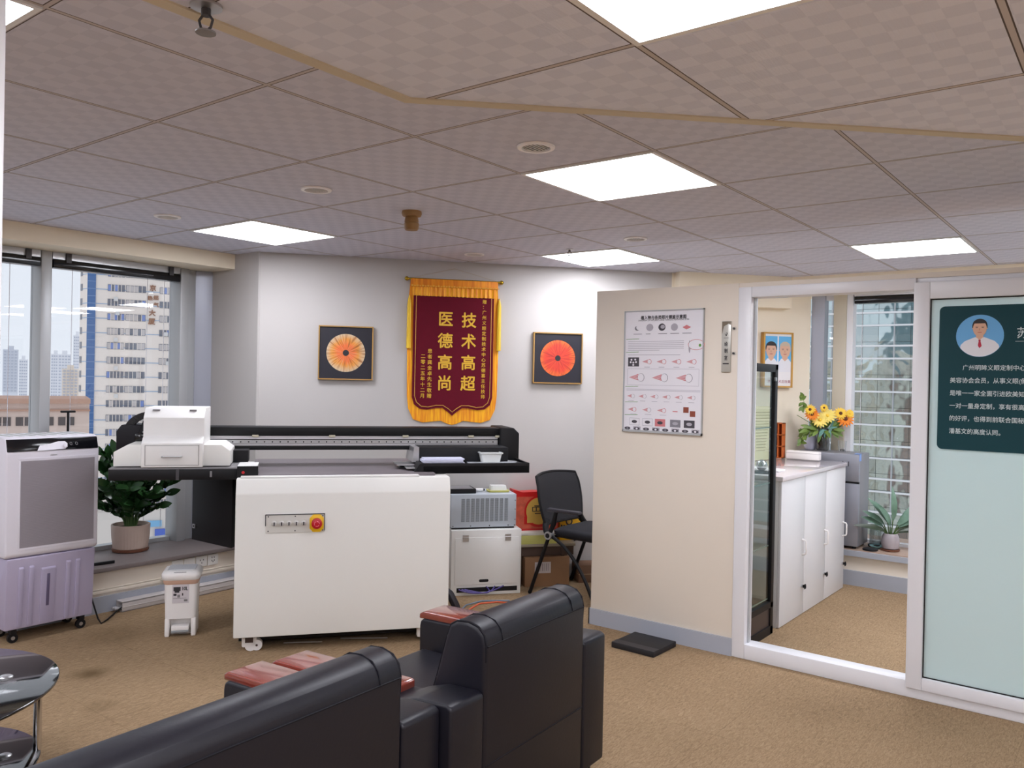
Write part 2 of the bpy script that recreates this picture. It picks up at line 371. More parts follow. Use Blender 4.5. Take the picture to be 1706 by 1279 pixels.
# baseboards, beams, ledges
sk = MB().box(-4.93, -4.918, -5.0, 3.35, 0, 0.098)
struct(sk.build('baseboard_left', M_base))
struct(MB().box(-2.14, 4.0, 6.258, 6.27, 0, 0.108).build('baseboard_far', M_base))
bp_ = MB().box(-2.612, -1.72, 4.178, 4.19, 0, 0.093).box(-2.612, -2.605, 4.178, 4.285, 0, 0.093)
struct(bp_.build('baseboard_partition', M_base))
struct(MB().box(-5.56, -5.03, -5.0, 3.352, 2.168, ZC).build('beam_left', M_beam))
struct(MB().box(-2.30, 4.0, 6.30, 7.0, 2.168, ZC).build('beam_far', M_beam))
M_ledge = mat('ledge_stone', (118, 108, 106), 0.6, noise=(30, 0.1))
M_ledgew = mat('ledge_wood', (176, 150, 132), 0.5, noise=(12, 0.08))
struct(MB().box(-5.56, -4.90, -5.0, 3.345, 0.245, 0.272, bev=0.004).build('window_ledge_left', M_ledge))
lw = MB().box(-2.12, 4.0, 6.262, 6.98, 0.228, 0.262).box(-2.12, 4.0, 6.24, 6.262, 0.215, 0.254, mi=1)
struct(lw.build('window_ledge_far', [M_ledgew, M_base]))
wm = MB()
wm.box(-4.93, -4.921, -5.0, 3.35, 0.112, 0.132, bev=0.003).box(-4.93, -4.924, -5.0, 3.35, 0.136, 0.142)
struct(wm.build('trim_3', M_part))
s0, s1 = 2.95, 3.872                        # bulkhead along the back wall in the inner room
q = [on_wall(s0), on_wall(s1), on_wall(s1, 0, 0.10), on_wall(s0, 0, 0.10)]
struct(MB().prism([p[:2] for p in q], 2.03, ZC).build('trim_4', M_beam))

# partition: cream board, white framed glass, frosted sliding door
struct(MB().box(-2.605, -1.724, 4.19, 4.285, 0, 1.977, bev=0.003).build('wall_partition', M_part))
struct(MB().box(-1.724, 3.95, 4.195, 4.285, 1.953, 1.977).build('trim_5', M_part))
w3 = MB()
w3.box(-1.722, -1.652, 4.182, 4.28, 0, 1.953, bev=0.004).box(-1.652, -0.862, 4.182, 4.28, 1.898, 1.953, bev=0.004)
w3.box(-1.652, 3.95, 4.182, 4.28, 0.0, 0.078, bev=0.004).box(-0.862, 3.95, 4.20, 4.28, 1.93, 1.953, bev=0.003)
w3 = struct(w3.build('door_2', M_wframe), 'white framed opening to the inner room beside the cream partition board')
mu = MB().box(-1.655, -1.643, 4.222, 4.242, 0.077, 1.9); mu.build('gasket', M_alu, w3)
d1 = MB()
d1.box(-0.868, -0.800, 4.168, 4.226, 0.048, 1.93, bev=0.004).box(0.62, 0.69, 4.168, 4.226, 0.048, 1.93, bev=0.004)
d1.box(-0.80, 0.62, 4.168, 4.226, 1.852, 1.93, bev=0.004).box(-0.80, 0.62, 4.168, 4.226, 0.048, 0.104, bev=0.004)
d1 = struct(d1.build('door_1', M_wframe), 'white framed frosted glass sliding door carrying the dark green sign')
MB().box(-0.80, 0.62, 4.190, 4.200, 0.104, 1.852).build('pane', M_frost, d1)
gk = MB()
for (x0, x1, z0, z1) in ((-0.801, -0.795, 0.104, 1.852), (-0.8, 0.62, 0.1035, 0.109), (-0.8, 0.62, 1.847, 1.853)): gk.box(x0, x1, 4.186, 4.204, z0, z1)
gk.build('gasket', M_black, d1)
struct(MB().box(0.69, 4.0, 4.19, 4.285, 0, 1.977).build('wall_partition_right', M_part))
struct(MB().box(-1.40, -1.325, 0.40, 0.497, 0, ZN, bev=0.003).build('trim_6', M_wframe), 'white upright at the left edge of the view')

# ---- left windows: aluminium frame, panes, black roller shades with pull cords
def pane_left(n, y0, y1):
    f = MB()
    f.box(-5.47, -5.40, y0, y1, 2.10, 2.168).box(-5.47, -5.40, y0, y1, 0.272, 0.30)
    f.box(-5.46, -5.31, y1, y1 + 0.062, 0.272, 2.168, bev=0.003)
    f = struct(f.build('window_%d' % n, M_alu), 'grey aluminium framed window in the left wall')
    MB().box(-5.437, -5.430, y0, y1, 0.28, 2.12).build('pane', M_glass, f)
pane_left(2, 2.268, 3.115); pane_left(3, 1.30, 2.206); pane_left(4, 0.34, 1.238); pane_left(5, -0.62, 0.278); pane_left(6, -2.8, -0.682); pane_left(8, -5.0, -2.862)
struct(MB().box(-5.47, -5.352, 3.177, 3.252, 0.272, 2.168, bev=0.003).build('trim_7', M_alu))
M_cord = mat('cord_white', (205, 205, 212), 0.6)
def shade(y0, y1, x, label, cords, axis='y'):
    t = thing('roller_blind', label, 'blind', (x, y0, 2.168) if axis == 'y' else (y0, x, 2.168), 0 if axis == 'y' else -PI / 2 + PI / 2, 'rolled up black blinds at the window heads')
    L = y1 - y0
    if axis == 'y':
        MB().box(-0.045, 0.03, 0.006, L - 0.006, -0.098, -0.045, bev=0.006).build('rolled_slats', M_blackg, t)
        MB().box(-0.03, 0.02, 0.004, L - 0.004, -0.042, 0.0).build('head_rail', M_steel, t)
        for c in cords: MB().tube([(0, c, -0.05), (0, c, -1.78)], 0.0018, 5).build('cord', M_cord, t)
        for c in (0.08, L - 0.09): MB().box(-0.05, 0.035, c, c + 0.03, -0.06, -0.002).build('bracket', M_dark, t)
    else:
        MB().box(0.006, L - 0.006, -0.03, 0.045, -0.098, -0.045, bev=0.006).build('rolled_slats', M_blackg, t)
        MB().box(0.004, L - 0.004, -0.02, 0.03, -0.042, 0.0).build('head_rail', M_steel, t)
        for c in cords: MB().tube([(c, 0, -0.05), (c, 0, -1.7)], 0.0018, 5).build('cord', M_cord, t)
    return t
shade(2.268, 3.115, -5.335, 'black rolled up blind over the window nearest the cream column', (0.13, 0.62, 0.74, 0.78))
shade(1.30, 2.206, -5.335, 'black rolled up blind left of the wide grey window post', (0.74, 0.20))
# ---- inner room window
f = MB(); f.box(-1.93, -1.835, 6.55, 6.64, 0.262, 2.168, bev=0.003, mi=0).box(-1.835, -1.79, 6.57, 6.66, 0.262, 2.168, mi=1).box(-2.10, -2.0, 6.56, 6.66, 0.262, 2.168, mi=2)
f.box(-2.0, 4.0, 6.60, 6.66, 0.262, 0.285, mi=1).box(-2.0, 4.0, 6.60, 6.66, 2.11, 2.168, mi=1)
for x in (-0.55, 0.65, 1.85): f.box(x, x + 0.06, 6.55, 6.66, 0.262, 2.168, mi=1)
f = struct(f.build('window_7', [mat('beige_post', (190, 182, 164), 0.5), M_wframe, M_alu2]), 'window of the inner room facing the glass office block')
MB().box(-2.0, 4.0, 6.632, 6.638, 0.27, 2.13).build('pane', M_glass, f)
shade(-1.78, -0.55, 6.56, 'black rolled up blind at the inner room window seen through the white framed opening', (0.06, 0.42), 'x')

# ================================================================ ceiling fittings
def ceiling_light(x, y, z, label):
    t = thing('ceiling_light', label, 'ceiling light', (x + 0.3, y + 0.3, z), 0, 'square light panels in the ceiling grid')
    fr = MB(); w = 0.297
    for (a, b, c, d) in ((-w, w, -w, -w + 0.014), (-w, w, w - 0.014, w), (-w, -w + 0.014, -w, w), (w - 0.014, w, -w, w)): fr.box(a, b, c, d, -0.006, -0.0005)
    fr.build('frame', M_white, t)
    MB().box(-w + 0.013, w - 0.013, -w + 0.013, w - 0.013, -0.0045, -0.0008).build('diffuser', M_lamp, t)
    return t
L0 = ceiling_light(-2.012, 2.633, ZC, 'square ceiling light panel beside the largest round downlight, in the middle of the ceiling')
for (x, y, z, lab) in ((-4.412, 2.633, ZC, 'square ceiling light panel nearest the left window beam'), (-3.212, 4.433, ZC, 'square ceiling light panel above the right iris picture and cream partition'),
                       (-1.412, 5.033, ZC, 'square ceiling light panel over the inner room behind the glass'), (-2.612, 0.233, ZC, 'square ceiling light panel cut off at the top left corner'),
                       (-0.812, 0.833, ZN, 'large square ceiling light panel cut by the top edge, in the dropped ceiling')):
    copy_thing(L0, (x + 0.3, y + 0.3, z), lab)
for (x, y, z) in ((-4.412, 0.233, ZC), (-2.612, -1.567, ZC), (-4.412, -1.567, ZC), (-2.612, -3.367, ZC), (-4.412, -3.367, ZC), (0.988, 0.833, ZN), (2.788, 0.833, ZN), (-0.812, -0.967, ZN), (0.988, -0.967, ZN), (2.788, -0.967, ZN),
                  (-0.812, -2.767, ZN), (0.988, -2.767, ZN), (2.788, -2.767, ZN), (0.988, 2.633, ZN), (2.788, 2.633, ZN), (0.988, 5.033, ZC), (-0.212, 5.033, ZC), (0.388, 4.433, ZC), (2.188, 5.033, ZC)):
    copy_thing(L0, (x + 0.3, y + 0.3, z), 'added unseen square ceiling panel for fill light')  # unseen panels added to brighten surfaces facing the camera and the inner room
def downlight(x, y, label, r=0.066):
    t = thing('downlight', label, 'downlight', (x, y, ZC), 0, 'round recessed downlights')
    MB().lathe([(r * 0.76, -0.001), (r * 0.78, -0.008), (r * 1.0, -0.007), (r * 1.04, -0.001)], n=32, caps=False).build('trim_ring', mat('ring_white', (244, 242, 242), 0.3), t)
    v = MB(); v.lathe([(r * 0.75, -0.0012), (r * 0.55, -0.0006), (0.001, -0.0004)], n=32, caps=False)
    v.build('reflector', mat('dim_reflector', (48, 45, 42), 0.4, 0.2), t)
    fl = MB()
    for k in range(7):
        xx = -r * 0.6 + r * 1.2 * k / 6; hh = math.sqrt(max(0, (r * 0.7) ** 2 - xx * xx)); fl.box(xx - 0.0012, xx + 0.0012, -hh, hh, -0.004, -0.001)
    fl.build('louver', mat('louver_bright', (236, 234, 232), 0.4), t)
    return t
D0 = downlight(-1.735, 2.363, 'largest round downlight, left of the middle light panel')
for (x, y, lab) in ((-2.942, 2.363, 'round downlight between the tan smoke detector and the left light panel'), (-4.126, 2.336, 'round downlight left of the light panel nearest the window'),
                    (-2.353, 4.191, 'round downlight just behind the light panel above the right iris picture'), (-3.553, 4.17, 'small round downlight above the red banner')):
    copy_thing(D0, (x, y, ZC), lab)
M_tan = mat('yellowed_plastic', (158, 122, 76), 0.5)
t = thing('smoke_detector', 'tan yellowed smoke detector hanging from the ceiling', 'smoke detector', (-2.921, 2.943, ZC))
MB().lathe([(0.048, 0), (0.05, -0.012), (0.046, -0.024), (0.034, -0.028)], n=28).build('base', M_tan, t)
MB().lathe([(0.03, -0.026), (0.034, -0.04), (0.036, -0.052), (0.034, -0.056), (0.038, -0.062), (0.036, -0.086), (0.03, -0.094), (0.0, -0.095)], n=28, caps=False).build('sensor_head', mat('yellowed_plastic_dark', (146, 110, 64), 0.5), t)
def sprinkler(x, y, z, label, k=1.0):
    t = thing('sprinkler_head', label, 'sprinkler', (x, y, z), 0.5)
    MB().lathe([(0.03 * k, 0), (0.03 * k, -0.004), (0.012 * k, -0.006)], n=20).build('escutcheon', M_steel, t)
    b = MB().cyl((0, 0, 0), (0, 0, -0.02 * k), 0.009 * k, 10)
    for s in (-1, 1): b.tube([(s * 0.006 * k, 0, -0.018 * k), (s * 0.014 * k, 0, -0.028 * k), (s * 0.010 * k, 0, -0.042 * k), (0, 0, -0.05 * k)], 0.0028 * k, 6)
    b.build('frame_arms', M_dark, t)
    MB().lathe([(0.0, -0.049 * k), (0.019 * k, -0.05 * k), (0.019 * k, -0.053 * k), (0.0, -0.054 * k)], n=16, caps=False).build('deflector', M_grey, t)
sprinkler(-1.362, 0.838, ZN - 0.001, 'dark metal sprinkler head at the edge of the dropped ceiling', 0.95)
sprinkler(-2.897, 4.324, ZC, 'small sprinkler head beside the light panel above the right iris picture', 0.8)

# ================================================================ the city outside
def rot_frame(px_dir, dist):                # a place straight out along a direction, turned to face the room
    d = Vector((px_dir[0], px_dir[1], 0)).normalized(); return (d.x * dist, d.y * dist, 0), math.atan2(d.y, d.x) - PI / 2
M_tower = mat('tower_cream', (238, 226, 216), 0.9, noise=(0.2, 0.05)); M_twin = mat('tower_window', (116, 118, 128), 0.35); M_tblue = mat('tower_blue_glass', (70, 108, 160), 0.25)
M_tline = mat('tower_blue_line', (150, 176, 206), 0.8); M_tsign = mat('brown_sign', (150, 108, 84), 0.8)
loc, rz = rot_frame((-185.98, 96.55), 205)
tw = thing('office_tower', 'cream office tower with blue glass strip and brown sign letters beyond the left window', 'building', (loc[0], loc[1], -60), rz)
G0 = 61.44                                   # horizon height in the tower's own frame
k, kz = 0.1227, 0.1353                       # metres per pixel across and up at that distance
def tz(py): return G0 + (617 - py) * kz
wb = MB(); wb.prism([(-83 * k, 4), (-70 * k, 0), (120 * k, 0), (120 * k, 22), (-83 * k, 22)], 0, tz(350)); wb.build('wall', M_tower, tw)
gs = MB(); gs.box(-70 * k, -56.5 * k, -0.25, 0.2, 2, tz(355))
for i in range(60): gs.box(-70 * k, -56.5 * k, -0.3, -0.2, 2 + 1.62 * i, 2.12 + 1.62 * i, mi=1)
gs.build('glass_strip', [M_tblue, mat('strip_line', (120, 150, 190), 0.5)], tw)
ln = MB()
rows = [441 + 23.9 * i for i in range(-3, 19)]
random.seed(4)
for i, py in enumerate(rows):
    z = tz(py)
    ln.box(-56 * k, 120 * k, -0.1, 0.1, z + 0.95, z + 1.09); ln.prism([(-83 * k, 3.9), (-70 * k, -0.1), (-70 * k, 0.1), (-83 * k, 4.1)], z + 0.95, z + 1.09)
ln.build('floor_line', M_tline, tw)
M_tcur = mat('tower_curtain', (196, 188, 186), 0.7); M_tw2 = mat('tower_window_blue', (120, 140, 196), 0.3)
for i, py in enumerate(rows):
    z = tz(py) - 2.55
    for (x0, x1, n) in ((-37, -9, 5), (-7, 26.5, 5), (50, 82, 5)):
        m = MB(); m.box(x0 * k, x1 * k, -0.1, 0.2, z, z + 1.5); w = (x1 - x0) * k / n
        for j in range(1, n): m.box(x0 * k + w * j - 0.06, x0 * k + w * j + 0.06, -0.16, 0.1, z, z + 1.5, mi=1)
        for j in range(n):
            q = random.random()
            if q < 0.45: m.box(x0 * k + w * (j + 0.1), x0 * k + w * (j + 0.9), -0.13, 0.1, z + 0.1, z + 1.4, mi=2 if q < 0.3 else 3)
        m.build('window', [M_twin, M_tower, M_tcur, M_tw2], tw)
    m = MB(); m.prism([(-82.5 * k, 3.7), (-79 * k, 2.62), (-79 * k, 3.0), (-82.5 * k, 4.1)], z, z + 1.5); m.build('window', M_twin, tw)
for (px_, py) in ((-27, 500), (58, 555), (66, 557), (-24, 523), (-26, 567), (62, 604), (58, 700), (-25, 614), (-24, 660)):
    m = MB(); m.box(px_ * k, (px_ + 7) * k, -0.9, 0, tz(py), tz(py) + 0.9, bev=0.05); m.build('air_conditioner', mat('ac_white', (214, 212, 210), 0.6), tw)
sg = MB()
for (ch, px_, py, sz) in (('京', 253, 475, 9), ('燃', 258.5, 491, 7), ('气', 259, 503, 7), ('热', 248.5, 492, 7), ('水', 248, 505, 7), ('大', 252.5, 517, 9.5), ('厦', 252, 531, 9.5)):
    sg.text(ch, sz * kz * 1.15, ((px_ - 215) * k, -0.25, tz(py) - sz * kz * 0.4), align='CENTER', bold=0.07)
sg.build('sign_lettering', M_tsign, tw, smooth=0)
pod = MB(); pod.box(-60 * k, 110 * k, -7, 0.3, 2, tz(842)); pod.build('podium', mat('podium_pale', (214, 206, 198), 0.8), tw)
sb = MB(); sb.box(47 * k, 66 * k, -7.4, -7, tz(895), tz(872)); sb.box(30 * k, 58 * k, -7.3, -7, tz(868), tz(858), mi=1)
sb.build('shop_sign', [mat('shop_blue', (72, 100, 190), 0.5), mat('shop_cyan', (120, 176, 214), 0.5)], tw)
# low buildings and hazy towers
loc, rz = rot_frame((-82.6, 35.2), 80)
lb = thing('low_building', 'low pinkish building with brown roof edge below the horizon outside the left window', 'building', (loc[0], loc[1], -18), rz)
def lz(py): return 18 + 1.44 + (616 - py) * 0.0504
MB().box(-9, 3.05, 0, 9, 0, lz(664)).build('wall', mat('pink_wall', (220, 198, 186), 0.9), lb)
m = MB(); m.box(-9, 3.1, -0.5, 9.2, lz(671), lz(663)); m.box(-9, 3.1, -0.2, 0, lz(684), lz(681)); m.build('roof_edge', mat('brown_roof', (190, 150, 130), 0.8), lb)
for j in range(7):
    m = MB(); m.box(-8.6 + 1.55 * j, -7.4 + 1.55 * j, -0.08, 0.2, lz(708), lz(694)); m.box(-8.05 + 1.55 * j, -7.97 + 1.55 * j, -0.14, 0, lz(708), lz(694), mi=1); m.build('window', [mat('brown_window', (92, 82, 80), 0.4), mat('pink_wall', (206, 176, 160))], lb)
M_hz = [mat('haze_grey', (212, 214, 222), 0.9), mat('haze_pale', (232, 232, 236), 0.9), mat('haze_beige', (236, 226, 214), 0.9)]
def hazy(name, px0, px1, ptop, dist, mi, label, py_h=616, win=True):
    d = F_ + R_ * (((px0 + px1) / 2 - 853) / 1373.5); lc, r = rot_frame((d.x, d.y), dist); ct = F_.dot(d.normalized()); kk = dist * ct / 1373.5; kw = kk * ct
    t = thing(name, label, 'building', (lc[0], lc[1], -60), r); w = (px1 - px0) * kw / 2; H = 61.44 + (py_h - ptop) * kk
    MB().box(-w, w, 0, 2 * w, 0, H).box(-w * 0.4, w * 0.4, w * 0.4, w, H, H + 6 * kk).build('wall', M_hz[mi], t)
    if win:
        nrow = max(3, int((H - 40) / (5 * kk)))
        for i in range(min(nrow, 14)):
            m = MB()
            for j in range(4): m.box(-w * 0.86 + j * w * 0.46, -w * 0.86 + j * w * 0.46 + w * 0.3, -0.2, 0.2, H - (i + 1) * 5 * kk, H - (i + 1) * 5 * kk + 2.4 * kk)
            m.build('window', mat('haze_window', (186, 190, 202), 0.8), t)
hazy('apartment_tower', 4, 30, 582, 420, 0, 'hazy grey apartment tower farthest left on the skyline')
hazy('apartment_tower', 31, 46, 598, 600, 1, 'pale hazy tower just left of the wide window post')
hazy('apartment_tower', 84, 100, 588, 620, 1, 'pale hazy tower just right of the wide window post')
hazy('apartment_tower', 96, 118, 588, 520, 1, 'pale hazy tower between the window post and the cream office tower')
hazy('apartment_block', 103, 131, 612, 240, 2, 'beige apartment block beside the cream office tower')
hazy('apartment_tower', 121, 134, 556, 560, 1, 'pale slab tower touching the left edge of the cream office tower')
# the mirror-glass block across the street, right
fb = thing('glass_office_block', 'mirror glass office block with white floor lines outside the inner room window', 'building', (-20, 88, -60))
MB().box(-45, 60, 0, 20, 0, 125).build('glass_wall', facade_mat(), fb)
m = MB()
for i in range(-16, 18):
    z = 60 + 1.44 + (641 - 517) / 1373.5 * 83 - 3.33 * i
    m.box(-45, 60, -0.25, 0.05, z - 0.09, z + 0.09); m.box(-45, 60, -0.25, 0.05, z - 1.36, z - 1.19)
m.build('floor_line', mat('facade_white', (226, 226, 226), 0.5), fb)
m = MB()
for i in range(-7, 11): m.box(i * 6 - 0.06, i * 6 + 0.06, -0.15, 0.05, 0, 125)
m.build('mullion', M_alu, fb)
# the houses its glass mirrors, standing behind this building
def mirrored(x0, x1, y0, y1, top, m_, label):
    t = thing('street_building', label, 'building', ((x0 + x1) / 2, y1, -60)); w = (x1 - x0) / 2
    MB().box(-w, w, y0 - y1, 0, 0, 60 + top).build('wall', m_, t)
M_bandc = banded_mat('cream_bands', (226, 206, 176), (120, 140, 150), 3.0, 3.3); M_bandt = banded_mat('teal_bands', (96, 140, 150), (60, 90, 104), 2.5, 3.0); M_bandb = banded_mat('brown_bands', (168, 120, 96), (90, 90, 96), 2.6, 3.2)
mirrored(-72, -58, -80, -52, 7, M_bandc, 'cream street building mirrored in the glass block')
mirrored(-57.5, -51.5, -76, -52, 10, banded_mat('pale_bands', (238, 226, 206), (150, 160, 166), 2.2, 3.1), 'pale street building mirrored in the glass block')
mirrored(-51, -30, -80, -56, 3, M_bandb, 'brown street building mirrored in the glass block')
mirrored(-66, -56, -130, -112, 34, M_bandt, 'teal street tower mirrored in the glass block')

# ================================================================ wall hangings
M_frnge = strands_mat('gold_fringe', (226, 128, 4), (255, 186, 16), 170)
M_gcloth = strands_mat('gold_cloth', (226, 124, 10), (250, 160, 26), 60)
M_velvet = mat('maroon_velvet', (98, 14, 34), 0.85, spec=0.2, noise=(40, 0.08))
M_gthread = mat('gold_thread', (226, 178, 52), 0.4, 0.2)
M_tassel = strands_mat('yellow_tassel', (220, 170, 20), (246, 210, 60), 220)
t = thing('silk_banner', 'maroon and gold award banner hanging on the back wall above the printer', 'banner', on_wall(1.28, 2.135), RZD)
def bz(X, Y): return ((X - 527) * 0.00092, (110 - Y) * 0.00092)
def half(pts): return [bz(X, Y) for X, Y in pts]
outl = [(190, 120), (178, 260), (172, 600), (178, 1000), (190, 1100), (228, 1180), (300, 1204), (380, 1196), (440, 1190), (490, 1212), (527, 1222)]
velv = [(215, 236), (215, 1010), (232, 1065), (275, 1098), (330, 1105), (400, 1092), (450, 1090), (490, 1118), (527, 1150)]
lin1 = [(235, 236), (235, 1000), (250, 1048), (288, 1080), (340, 1085), (400, 1072), (455, 1072), (495, 1096), (527, 1122)]
def sym(p): return p + [(1054 - x, y) for x, y in p[::-1][1:]]
def flat(b, pts, y0, y1, mi=0): b.prism(half(pts), y0, y1, axis='y', mi=mi)
m = MB(); flat(m, sym(outl), -0.010, -0.004); m.build('fringe_border', M_frnge, t, smooth=0)
m = MB(); flat(m, sym(velv), -0.016, -0.009); m.build('velvet_panel', M_velvet, t, smooth=0)
m = MB(); g = sym(lin1); P = [(bz(*p)[0], -0.017, bz(*p)[1]) for p in g]; m.tube(P, 0.0028, 5); m.build('gold_border_line', mat('pale_gold', (206, 150, 70), 0.5), t)
m = MB(); A_ = []; B_ = []
for i in range(61):
    x = 205 + (850 - 205) * i / 60; w = 0.004 * math.sin(i * 1.9)
    A_.append((bz(x, 0)[0], -0.018 + w, bz(0, 160)[1])); B_.append((bz(x, 0)[0], -0.022 + w, bz(0, 236 + 3 * math.sin(i * 2.3))[1]))
m.strip(A_, B_); A2 = [(p[0], p[1] + 0.003, p[2]) for p in A_]; B2 = [(p[0], p[1] + 0.003, p[2]) for p in B_]; m.strip(A2, B2)
m.build('top_fringe', M_frnge, t)
m = MB().box(bz(190, 0)[0], bz(868, 0)[0], -0.026, -0.012, bz(0, 168)[1], bz(0, 104)[1], bev=0.006); m.build('rod_sleeve', M_gcloth, t)
m = MB()
for i in range(34):
    x = 195 + 667 * i / 33; m.box(bz(x, 0)[0], bz(x + 14, 0)[0], -0.028, -0.024, bz(0, 166)[1], bz(0, 154 + 4 * (i % 2))[1])
m.build('gimp_braid', mat('braid_gold', (236, 176, 60), 0.5), t)
m = MB().cyl((bz(160, 0)[0], -0.018, 0), (bz(895, 0)[0], -0.018, 0), 0.0075, 12)
for X in (160, 895): m.ball((bz(X, 0)[0], -0.018, 0), 0.016)
m.build('hanging_rod', M_brass, t)
m = MB(); m.tube([(bz(190, 0)[0], -0.012, 0.005), (0, -0.003, 0.085), (bz(868, 0)[0], -0.012, 0.005)], 0.0012, 5); m.build('hanging_cord', mat('thin_cord', (190, 170, 140), 0.7), t)
for X0, Y1 in ((182, 640), (880, 640)):
    m = MB(); x = bz(X0, 0)[0]; m.tube([(x, -0.02, bz(0, 235)[1]), (x, -0.02, bz(0, 285)[1]), (x, -0.02, bz(0, 300)[1]), (x, -0.022, bz(0, Y1)[1])], [0.003, 0.012, 0.014, 0.016], 10); m.build('tassel', M_tassel, t)
m = MB()
for chs, X, ys in (('技术高超', 645, (412, 575, 740, 900)), ('医德高尚', 463, (408, 575, 740, 900))):
    for ch, Y in zip(chs, ys): q = bz(X, Y); m.text(ch, 0.112, (q[0], -0.0175, q[1] - 0.041), align='CENTER', bold=0.0022, sx=0.98)
for txt, X, Y0, Y1 in (('赠：广州义眼定制技术中心苏德喜主任技师', 764, 264, 1000), ('患者龚金卓先生敬赠', 347, 657, 1000), ('二零二五年十二月', 295, 698, 1000)):
    n = len(txt)
    for i, ch in enumerate(txt):
        q = bz(X, Y0 + (Y1 - Y0) * i / (n - 1)); m.text(ch, 0.031 if X > 700 else 0.034, (q[0], -0.0175, q[1] - 0.012), align='CENTER', bold=0.0004)
m.build('lettering', M_gthread, t, smooth=0)

def framed_iris(s, z, label, im):
    t = thing('framed_picture', label, 'picture', on_wall(s, z), RZD, 'framed iris pictures on the back wall')
    w = 0.185; fr = MB()
    for (a, b, c, d) in ((-w, w, w - 0.008, w), (-w, w, -w, -w + 0.008), (-w, -w + 0.008, -w, w), (w - 0.008, w, -w, w)): fr.box(a, b, -0.032, -0.003, c, d)
    fr.build('frame', M_gold, t)
    MB().box(-w + 0.008, w - 0.008, -0.022, -0.003, -w + 0.008, w - 0.008).build('black_mount', mat('navy_black_mount', (30, 29, 40), 0.5), t)
    n = 48; c = MB(); r = 0.131
    c.raw([(r * math.cos(2 * PI * i / n), 0, r * math.sin(2 * PI * i / n)) for i in range(n)] + [(0, 0, 0)], [(i, (i + 1) % n, n) for i in range(n)])
    o = c.build('iris_print', im, t, smooth=0, loc=(0, -0.0232, 0))
    c = MB(); r = 0.021
    c.raw([(r * math.cos(2 * PI * i / n), 0, r * math.sin(2 * PI * i / n)) for i in range(n)], [tuple(range(n))]); c.build('pupil', mat('pupil_grey', (38, 40, 46), 0.4), o, smooth=0, loc=(0, -0.0008, 0))
framed_iris(0.534, 1.603, 'square black framed print of a pale orange iris, left of the red banner', iris_mat('iris_orange', (236, 116, 60), (226, 150, 60), (206, 182, 148), (150, 84, 30), 1.0))
framed_iris(2.046, 1.605, 'square black framed print of a red iris, right of the red banner', iris_mat('iris_red', (200, 56, 44), (206, 58, 42), (220, 104, 46), (130, 40, 34), 7.0))

